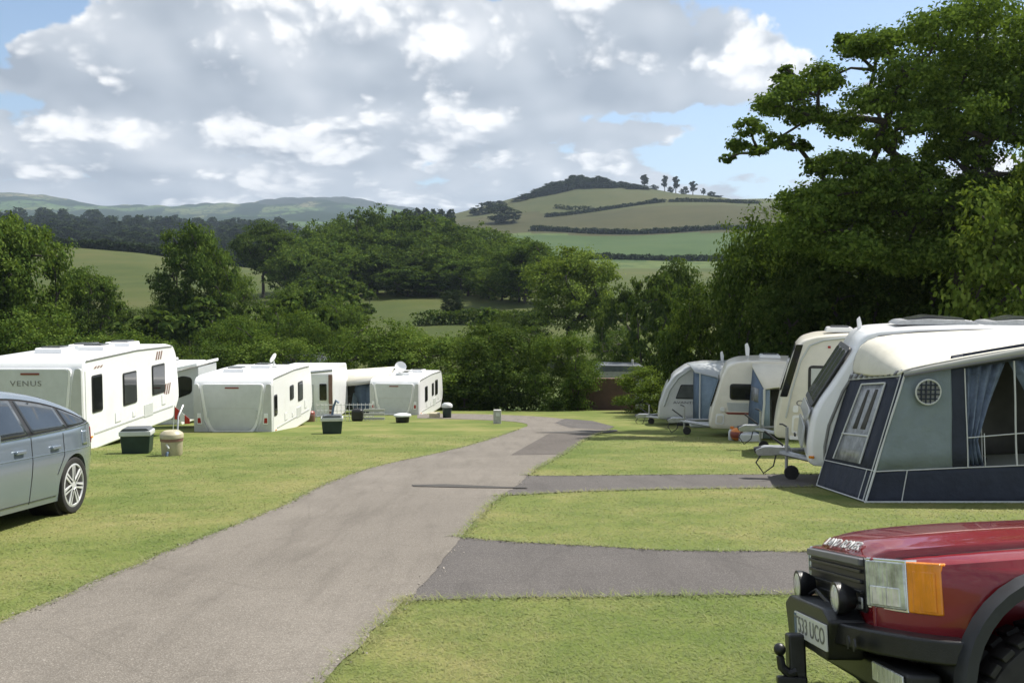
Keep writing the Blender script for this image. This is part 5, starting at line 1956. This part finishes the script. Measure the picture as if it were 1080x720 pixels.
def road_wheel(parent, x, y, r, w, spokes, rim_r, mat='alloy', knobbly=False, low=0.):
    s = 1 if y > 0 else -1
    T = Matrix.Translation((x, y, r - low)) @ Matrix.Diagonal((1, s, 1, 1))
    root = MB().lathe([(rim_r, -w / 2), (r * .94, -w / 2), (r, -w * .36), (r, w * .36), (r * .965, w * .47), (r * .9, w / 2), (rim_r * 1.03, w * .46), (rim_r, w * .40)], 40, T, 'y').build('wheel', M['rubber'], parent)
    if knobbly:
        q = MB()
        for k in range(34):
            a = 2 * math.pi * k / 34
            for side, off in ((w * .30, 0), (-w * .30, .09)):
                q.box((0, side, r + .004), (.055, w * .36, .022), T @ Matrix.Rotation(a + off, 4, 'Y'))
        q.build('tread', M['rubber'], root, .004)
    rim = MB().lathe([(rim_r * .90, -w * .45), (rim_r * 1.02, -w * .3), (rim_r * 1.02, w * .43), (rim_r * .93, w * .46), (rim_r * .88, w * .36), (rim_r * .88, -w * .40)], 40, T, 'y').build('rim', M[mat], root)
    MB().lathe([(.01, -w * .05), (rim_r * .9, -w * .05), (rim_r * .9, -w * .12), (.01, -w * .12)], 30, T, 'y').build('brake_disc', M['dark'], root)
    sp = MB()
    for k in range(spokes):
        a = 2 * math.pi * k / spokes + .3
        for da in (-.17, .17):
            A_ = T @ Matrix.Rotation(a + da * .6, 4, 'Y')
            sp.prism([(.05, -.026), (rim_r * .94, -.026 + da * .06), (rim_r * .94, .026 + da * .06), (.05, .026)], w * .32, w * .45, 'y', A_ @ Matrix.Rotation(0, 4, 'Z'))
    sp.lathe([(.01, w * .28), (rim_r * .24, w * .28), (rim_r * .22, w * .42), (.01, w * .43)], 20, T, 'y')
    sp.build('spokes', M[mat], root, .006)
    return root


# ---- silver hatchback on the left, facing the camera side
car = thing('parked_car', 'silver blue hatchback car cut off by the left edge, its rear wheel on the grass', 'car')
ZT = smooth_pts([(-.98, .62), (-.97, .93), (-.90, 1.03), (-.70, 1.10), (-.28, 1.26), (.25, 1.415), (.85, 1.485), (1.4, 1.50), (1.9, 1.45), (2.35, 1.22), (2.75, 1.02), (3.2, .93), (3.62, .80), (3.78, .62), (3.80, .5)])
ZB = smooth_pts([(-1, .96), (-.6, 1.055), (0, 1.0), (1, .955), (2, .925), (2.8, .90), (3.3, .82), (3.8, .5)], 2)


def wx(X):
    w = .932
    if X < .1:
        w -= .30 * ((.1 - X) / 1.08) ** 2.6
    if X > 2.6:
        w -= .20 * ((X - 2.6) / 1.2) ** 2.2
    return w


def zbe(X):
    return min(interp(X, ZB), interp(X, ZT) - .09)


def ytop(X):
    h = interp(X, ZT) - .07 - zbe(X)
    return .945 - .285 * min(1, max(0, h) / .42)


def side_y(X, z):
    zb, zt = zbe(X), interp(X, ZT) - .07
    W_ = wx(X)
    if z >= zb:
        t = min(1, (z - zb) / max(1e-4, zt - zb))
        return W_ * (.968 + (ytop(X) - .968) * t)
    return W_ * float(np.interp(z / zb, [0, .2, .28, .55, .70, .74, 1], [.90, .945, .965, .992, 1.0, .998, .968]))


stX = sorted(set([round(v, 3) for v in np.concatenate([np.linspace(-.98, -.6, 14), np.linspace(-.6, 3.2, 60), np.linspace(3.2, 3.8, 18)])]))
rows = []
for X in stX:
    zb, zt = zbe(X), interp(X, ZT)
    half = []
    zlo = .19 if -.7 < X < 3.5 else .19 + .10 * (abs(X - 1.4) - 2.1) / .3
    zlo = min(zlo, .27)
    for t in (0, .12, .25, .4, .55, .66, .72, .78, .9, 1):
        z = zlo + (zb - zlo) * t
        half.append((X, side_y(X, z), z))
    for t in (.25, .5, .75, 1):
        z = zb + (zt - .07 - zb) * t
        half.append((X, side_y(X, z), z))
    yt = wx(X) * ytop(X)
    for k in range(1, 7):
        a = math.pi / 2 * k / 6
        half.append((X, yt * (math.cos(a) ** .62 if k < 6 else 0), zt - .07 + .07 * math.sin(a)))
    half = [(X, half[0][1] * .8, zlo - .02)] + half
    rows.append(half + [(x, -y, z) for x, y, z in half[-2::-1]])
body = MB()
body.grid(rows)
n_ = len(rows[0])
body.f.append(tuple(range(n_)))
body.f.append(tuple(range((len(rows) - 1) * n_, len(rows) * n_)))
body.f += [(i * n_, (i + 1) * n_, (i + 2) * n_ - 1, (i + 1) * n_ - 1) for i in range(len(rows) - 1)]
bo = body.build('body', M['silver'], car, ang=45)
cyls = []
for X in (0, 2.85):
    for s in (-1, 1):
        c = MB().lathe([(.001, -.3), (.375, -.3), (.375, .3), (.001, .3)], 48, Matrix.Translation((X, s * .93, .335)), 'y').build('cutter', M['dark'], car, smooth=False)
        cyls.append(c)
cut(bo, cyls)
for X in (0, 2.85):
    for s in (-1, 1):
        road_wheel(car, X, s * .81, .335, .225, 7, .255)
        MB().lathe([(.36, -.22), (.385, -.22), (.385, .10), (.36, .10)], 36, Matrix.Translation((X, s * .74, .335)) @ Matrix.Diagonal((1, s, 1, 1)), 'y').build('wheel_liner', M['dark'], car)


def on_side(name, Xa, Xb, zl, zu, mat, s, n=16, m=6, off=.004, parent=car, thick=.006):
    rows = []
    for k in range(n + 1):
        X = Xa + (Xb - Xa) * k / n
        a, b_ = zl(X), zu(X)
        rows.append([(X, s * (side_y(X, a + (b_ - a) * j / m) + off), a + (b_ - a) * j / m) for j in range(m + 1)])
    return MB().grid(rows).build(name, M[mat], parent, solid=thick)


low = lambda X: zbe(X) + .015
upp = lambda X: max(interp(X, ZT) - .115, zbe(X) + .02)
M['carglass'] = glass('car_glass', (.03, .036, .042), .03)
for s in (-1, 1):
    on_side('window_band', -.50, 2.30, low, upp, 'dark', s, 40)
    on_side('window', -.36, .14, lambda X: low(X) + .02, lambda X: upp(X) - .02, 'carglass', s, 12, off=.010)
    on_side('window', .20, .98, lambda X: low(X) + .02, lambda X: upp(X) - .02, 'carglass', s, 14, off=.010)
    on_side('window', 1.07, 2.10, lambda X: low(X) + .02, lambda X: upp(X) - .02, 'carglass', s, 18, off=.010)
    MB().tube([(X, s * (side_y(X, low(X)) + .012), low(X) + .002) for X in np.linspace(-.48, 2.28, 30)], .009, 6).build('chrome_strip', M['chrome'], car)
    MB().tube([(X, s * (side_y(X, upp(X)) + .006), upp(X)) for X in np.linspace(-.48, 2.28, 40)], .007, 6).build('window_trim', M['dark'], car)
    for Xc, zl_, zu_, bow in ((.30, .50, .97, -.0), (1.03, .24, .955, .0), (2.12, .26, .93, .03)):
        MB().tube([(Xc + bow * math.sin(t * 3) + (.14 * (1 - t * 2.2) if Xc < .5 and t < .45 else 0), s * (side_y(Xc, zl_ + (zu_ - zl_) * t) + .0), zl_ + (zu_ - zl_) * t) for t in np.linspace(0, 1, 14)], .0055, 4).build('door_gap', M['dark'], car)
    MB().tube([(X, s * side_y(X, .26), .26) for X in np.linspace(.42, 2.4, 12)], .005, 4).build('sill_gap', M['dark'], car)
    for X in (.42, 1.20):
        MB().prism(rounded([(X, .80), (X + .20, .795), (X + .20, .835), (X, .84)], .018), s * side_y(X, .82) - .01, s * (side_y(X, .82) + .035)).build('door_handle', M['silver'], car, .01)
    # shoulder crease
    MB().tube([(X, s * (side_y(X, .73 + .03 * (2 - X) / 2) - .003), .73 + .03 * (2 - X) / 2) for X in np.linspace(-.5, 2.9, 24)], .008, 6).build('crease', M['silver'], car)
    mir = MB().prism(rounded([(1.98, .93), (2.18, .94), (2.15, 1.07), (2.0, 1.06)], .05), s * .92, s * 1.10).build('mirror', M['silver'], car, .03, 3)
    on_side('tail_lamp', -.93, -.62, lambda X: .80, lambda X: min(1.0, zbe(X) - .02), 'red', s, 8, off=.004)
    on_side('headlight', 3.25, 3.62, lambda X: .60, lambda X: max(.62, zbe(X) - .03), 'lens', s, 8, off=.004)
fl_ = on_side('fuel_flap', -.36, -.18, lambda X: .80, lambda X: .97, 'silver', 1, 4, off=.002)


def top_panel(name, Xa, Xb, ya, mat, off=.006, n=14):
    rows = []
    for k in range(n + 1):
        X = Xa + (Xb - Xa) * k / n
        zt = interp(X, ZT)
        yt = wx(X) * ytop(X) * ya
        row = []
        for j in range(-6, 7):
            y = yt * j / 6
            full = wx(X) * ytop(X)
            c = min(1, abs(y) / full) ** (1 / .62)
            row.append((X, y, zt - .07 + .07 * math.sqrt(max(0, 1 - c * c)) + off))
        rows.append(row)
    return MB().grid(rows).build(name, M[mat], car, solid=.006)


top_panel('rear_window', -.62, .22, .84, 'carglass')
top_panel('windscreen', 1.98, 2.66, .90, 'carglass')
bx('number_plate', M['plate'], car, (3.80, 0, .42), (.02, .5, .11), .004)
MB().prism(rounded([(-.35, .55), (.35, .55), (.40, .66), (-.40, .66)], .03), 3.76, 3.80, 'x').build('grille', M['dark'], car)
seat_on_slope(car, -6.13, 11.15, -R90 - R(0))

# ---- red off-roader at the lower right
rv = thing('parked_car', 'ruby red off-road car with a black winch bumper, spot lamps and tow ball', 'car', scale=.93)
HWX = smooth_pts([(-.10, .44), (-.19, .63), (-.26, .745), (-.36, .83), (-.5, .885), (-.9, .905), (-1.4, .91), (-4.6, .91)], 2)
HTX = smooth_pts([(-.10, .89), (-.17, .915), (-.35, .95), (-.7, .985), (-1.0, 1.0), (-1.45, 1.02)], 2)
HWX.sort()
HTX.sort()
rows = []
for X in (-.13, -.16, -.2, -.25, -.3, -.36, -.43, -.5, -.6, -.7, -.85  , -1.0, -1.2, -1.45, -1.75):
    w, zt = interp(X, HWX), interp(X, HTX)
    z0 = .52 if X > -.45 else .50
    half = [(X, w * .96, z0), (X, w * .995, .62), (X, w, .80), (X, w, .862), (X, w * .985, .885), (X, w * .978, zt - .10), (X, w * .955, zt - .055), (X, w * .90, zt - .032), (X, w * .80, zt - .024), (X, w * .40, zt - .02), (X, 0, zt - .02)]
    rows.append(half + [(x, -y, z) for x, y, z in half[-2::-1]])
q = MB()
q.grid(rows)
n_ = len(rows[0])
q.f.append(tuple(range(n_)))
q.f.append(tuple(range((len(rows) - 1) * n_, len(rows) * n_)))
q.f += [(i * n_, (i + 1) * n_, (i + 2) * n_ - 1, (i + 1) * n_ - 1) for i in range(len(rows) - 1)]
fb = q.build('front_wings', M['ruby'], rv, ang=40)
cyls = []
for s in (-1, 1):
    cyls.append(MB().lathe([(.001, -.4), (.43, -.4), (.43, .4), (.001, .4)], 48, Matrix.Translation((-.76, s * .95, .42)), 'y').build('cutter', M['dark'], rv, smooth=False))
cut(fb, cyls)
# bonnet sits on the wings, a dark gap round it
rows, gap = [], []
for X in (-.125, -.135, -.16, -.2, -.26, -.34, -.45, -.6, -.8, -1.0, -1.2, -1.42, -1.73):
    w, zt = interp(X, HWX) * .80, interp(X, HTX)
    fall = max(0, (X + .30) / .17)
    w2 = w * (1 - .05 * fall)
    drop = .0 + .045 * max(0, (X + .2) / .075) ** 1.5 if X > -.2 else 0
    half = [(X, w2, zt - .035 - drop), (X, w2, zt - .006 - drop), (X, w2 * .985, zt + .008 - drop), (X, w2 * .92, zt + .016 - drop), (X, w2 * .72, zt + .020 - drop), (X, w2 * .66, zt + .034 - drop), (X, w2 * .35, zt + .040 - drop), (X, 0, zt + .042 - drop)]
    rows.append(half + [(x, -y, z) for x, y, z in half[-2::-1]])
    gap.append((X, w2 + .006, zt - .028 - drop * .6))
q = MB()
q.grid(rows)
n_ = len(rows[0])
q.f.append(tuple(range(n_)))
q.f.append(tuple(range((len(rows) - 1) * n_, len(rows) * n_)))
bon = q.build('bonnet', M['ruby'], rv, ang=40)
MB().tube(gap, .006, 6).build('bonnet_gap', M['dark'], rv)
MB().tube([(x, -y, z) for x, y, z in gap], .006, 6).build('bonnet_gap', M['dark'], rv)
# letters along the leading edge of the bonnet
lt = lettering('LAND ROVER', .072, frame_T((-.148, .0, .934), (0, 1, 0), (-.73, 0, .68)), M['lid'], bon, squash=1.12, space=1.15, depth=.003)
# grille, its grey top bar and slats
nose = MB().prism([(-.50, .56), (.50, .56), (.50, .90), (-.50, .90)], -.20, -.118, 'x').build('nose_panel', M['ruby'], rv, .01)
gr = MB().prism(rounded([(-.44, .66), (.44, .66), (.44, .895), (-.44, .895)], .02), -.15, -.108, 'x').build('grille', M['dark'], rv, .005)
bx('top_bar', M['ink'], gr, (-.100, 0, .875), (.03, .86, .035), .008)
for z in (.70, .745, .79, .835):
    bx('slat', M['steel_black'], gr, (-.102, 0, z), (.02, .84, .016), .004)
for y in (-.40, .40):
    bx('emblem_plate', M['galv'], gr, (-.098, y, .70), (.01, .05, .05), .01)
for s in (-1, 1):
    base = MB().prism([(-.108, s * .455), (-.205, s * .66), (-.29, s * .66), (-.25, s * .455)], .685, .90, 'z').build('headlight', M['chrome'], rv, .006)
    T_ = Matrix.Identity(4)
    MB().prism([(-.100, s * .463), (-.197, s * .657), (-.22, s * .657), (-.15, s * .463)], .695, .89, 'z').build('lens', M['lens'], base, .008)
    MB().prism([(-.108, s * .49), (-.180, s * .635), (-.20, s * .635), (-.12, s * .49)], .705, .785, 'z').build('bulb_reflector', M['lensw'], base, .01)
    ind = MB().prism([(-.204, s * .668), (-.232, s * .715), (-.262, s * .752), (-.30, s * .785), (-.36, s * .74), (-.29, s * .668)], .69, .895, 'z').build('indicator', M['amber'], rv, .008)
    MB().prism([(-.217, s * .695), (-.259, s * .752), (-.282, s * .775), (-.275, s * .75), (-.225, s * .69)], .70, .86, 'z').build('inner_lens', M['amber'], ind, .006)
    # arch flare
    arc = []
    for k in range(19):
        a = R(-8) + R(196) * k / 18
        arc.append((-.76 + math.cos(a), math.sin(a)))
    q = MB()
    rows = [[(-.76 + .425 * math.cos(R(-20 + 220 * k / 24)), s * yy, .42 + rr * 0 + (.425 + rr) * math.sin(R(-20 + 220 * k / 24)) if False else .42 + (.425 + rr) * math.sin(R(-20 + 220 * k / 24))) for k in range(25)] for rr, yy in ((0, .86), (0, .955), (.06, .960), (.085, .905))]
    rows = [[(-.76 + (.425 + rr) * math.cos(R(-20 + 220 * k / 24)), s * yy, .42 + (.425 + rr) * math.sin(R(-20 + 220 * k / 24))) for k in range(25)] for rr, yy in ((0, .80), (0, .950), (.035, .952), (.058, .900))]
    q.grid(rows)
    q.build('wheel_arch', M['arch'], rv, solid=.01)
    rows = [[(-.76 + .44 * math.cos(R(-20 + 220 * k / 24)), s * yy, .42 + .44 * math.sin(R(-20 + 220 * k / 24))) for k in range(25)] for yy in (.40, .90)]
    MB().grid(rows).build('wheel_liner', M['dark'], rv, solid=.01)
    road_wheel(rv, -.76, s * .80, .415, .27, 5, .21, knobbly=True, low=.06 + s * .10)
    road_wheel(rv, -3.47, s * .80, .415, .27, 5, .21, knobbly=True, low=.06 + s * .10)
# steel winch bumper with a stepped centre, plate, tow ball
pl = [(.02, -.34), (-.06, -.60), (-.16, -.80), (-.26, -.90), (-.33, -.92), (-.36, -.80), (-.28, -.60), (-.2, 0), (-.28, .60), (-.36, .80), (-.33, .92), (-.26, .90), (-.16, .80), (-.06, .60), (.02, .34)]
bp = MB().prism(pl, .518, .615, 'z').build('bumper', M['steel_black'], rv, .014)
MB().prism(rounded([(-.34, .445), (.34, .445), (.36, .52), (.40, .62), (.30, .665), (-.30, .665), (-.40, .62), (-.36, .52)], .02), -.12, .045, 'x').build('winch_box', M['steel_black'], bp, .012)
np_ = bx('number_plate', M['plate'], bp, (.052, .11, .545), (.012, .54, .115), .004)
lettering('T533 UCO', .105, frame_T((.0595, .11, .545), (0, 1, 0), (0, 0, 1)), M['ink'], np_, squash=1.05, space=1.05, depth=.001)
bx('blue_band', M['blue'], np_, (.0585, -.135, .545), (.003, .04, .10), .001)
for y in (.52, .60):
    MB().lathe([(.001, -.004), (.028, -.004), (.028, .004), (.001, .004)], 16, Matrix.Translation((.0, y, .55)) @ Matrix.Rotation(R(-8), 4, 'Z'), 'x').build('bumper_hole', M['dark'], bp)
tb = bx('tow_bracket', M['steel_black'], bp, (.09, -.03, .40), (.08, .09, .22), .012)
MB().tube([(.10, 0, .34), (.135, 0, .33), (.165, 0, .36), (.172, 0, .41)], [.028, .026, .022, .018], 10).build('tow_hook', M['steel_black'], tb)
MB().lathe([(.028 * math.sin(math.pi * k / 10) + .0005, .44 - .03 * math.cos(math.pi * k / 10)) for k in range(11)], 16, Matrix.Translation((.172, 0, 0))).build('tow_ball', M['steel_black'], tb)
bx('tow_bolt', M['steel_black'], tb, (.12, .0, .30), (.14, .05, .04), .01)
bx('under_guard', M['steel_black'], rv, (-.30, 0, .40), (.34, 1.1, .14), .03)
bx('chassis', M['dark'], rv, (-2.3, 0, .44), (3.9, 1.1, .16), .03)
for s in (-1, 1):
    k = bx('driving_lamp', M['dark'], rv, (-.20, s * .62, .425), (.14, .40, .10), .02)
    bx('lens', M['lensw'], k, (-.122, s * .62, .425), (.012, .36, .08), .012)
    # round spot lamps standing on the bumper
    T_ = Matrix.Translation((-.03, s * .33, .712)) @ Matrix.Diagonal((.75, .78, .78, 1))
    sl = MB().lathe([(.02, -.085), (.055, -.08), (.082, -.03), (.092, .0), (.092, .035), (.080, .035)], 28, T_, 'x').build('spot_lamp', M['steel_black'], rv)
    MB().lathe([(.001, .046), (.05, .044), (.082, .032), (.082, .02), (.001, .02)], 28, T_, 'x').build('lens', M['lensw'], sl)
    MB().tube([(-.03, s * .33, .58), (-.04, s * .33, .66)], .018, 8).build('bracket', M['steel_black'], sl)
MB().tube([(-.05, -.28, .67), (-.06, -.18, .70), (-.06, .1, .645), (-.05, .28, .67)], .009, 6).build('lamp_cable', M['dark'], rv)
# rest of the body, outside the picture
cab = MB()
cab.prism([(-1.70, .50), (-2.85, .50), (-3.0, .80), (-3.47, .95), (-3.94, .80), (-4.05, .52), (-4.62, .54), (-4.62, 1.08), (-1.70, 1.05)], -.91, .91)
cab.build('body', M['ruby'], rv, .03)
MB().prism(rounded([(-1.78, 1.04), (-2.40, 1.74), (-3.1, 1.80), (-3.2, 1.90), (-4.5, 1.90), (-4.60, 1.11)], .08), -.83, .83).build('cabin', M['ruby'], rv, .05, 3)
for s in (-1, 1):
    for a_ in ([(-2.0, 1.15), (-2.45, 1.66), (-2.62, 1.68), (-2.62, 1.15)], [(-2.72, 1.15), (-2.72, 1.68), (-3.35, 1.72), (-3.35, 1.15)], [(-3.5, 1.2), (-3.5, 1.74), (-4.4, 1.74), (-4.45, 1.2)]):
        MB().prism(rounded(a_, .04), s * .825, s * .842).build('window', M['carglass'], rv)
    MB().prism(rounded([(-2.35, 1.10), (-2.55, 1.10), (-2.53, 1.28), (-2.38, 1.27)], .04), s * .90, s * 1.08).build('mirror', M['dark'], rv, .03)
    bx('door_handle', M['dark'], rv, (-2.45, s * .92, 1.0), (.2, .03, .05), .01)
    bx('rubbing_strip', M['arch'], rv, (-2.2, s * .915, .72), (1.3, .03, .08), .012)
T_ = Matrix.Translation((-2.09, 0, 1.39)) @ Matrix.Rotation(math.atan2(.70, .62), 4, 'Y')
bx('windscreen', M['carglass'], rv, (0, 0, .012), (.80, 1.42, .012), .004, T=T_)
seat_on_slope(rv, 1.345, 4.02, math.pi - R(2.5), -.01, R(7))
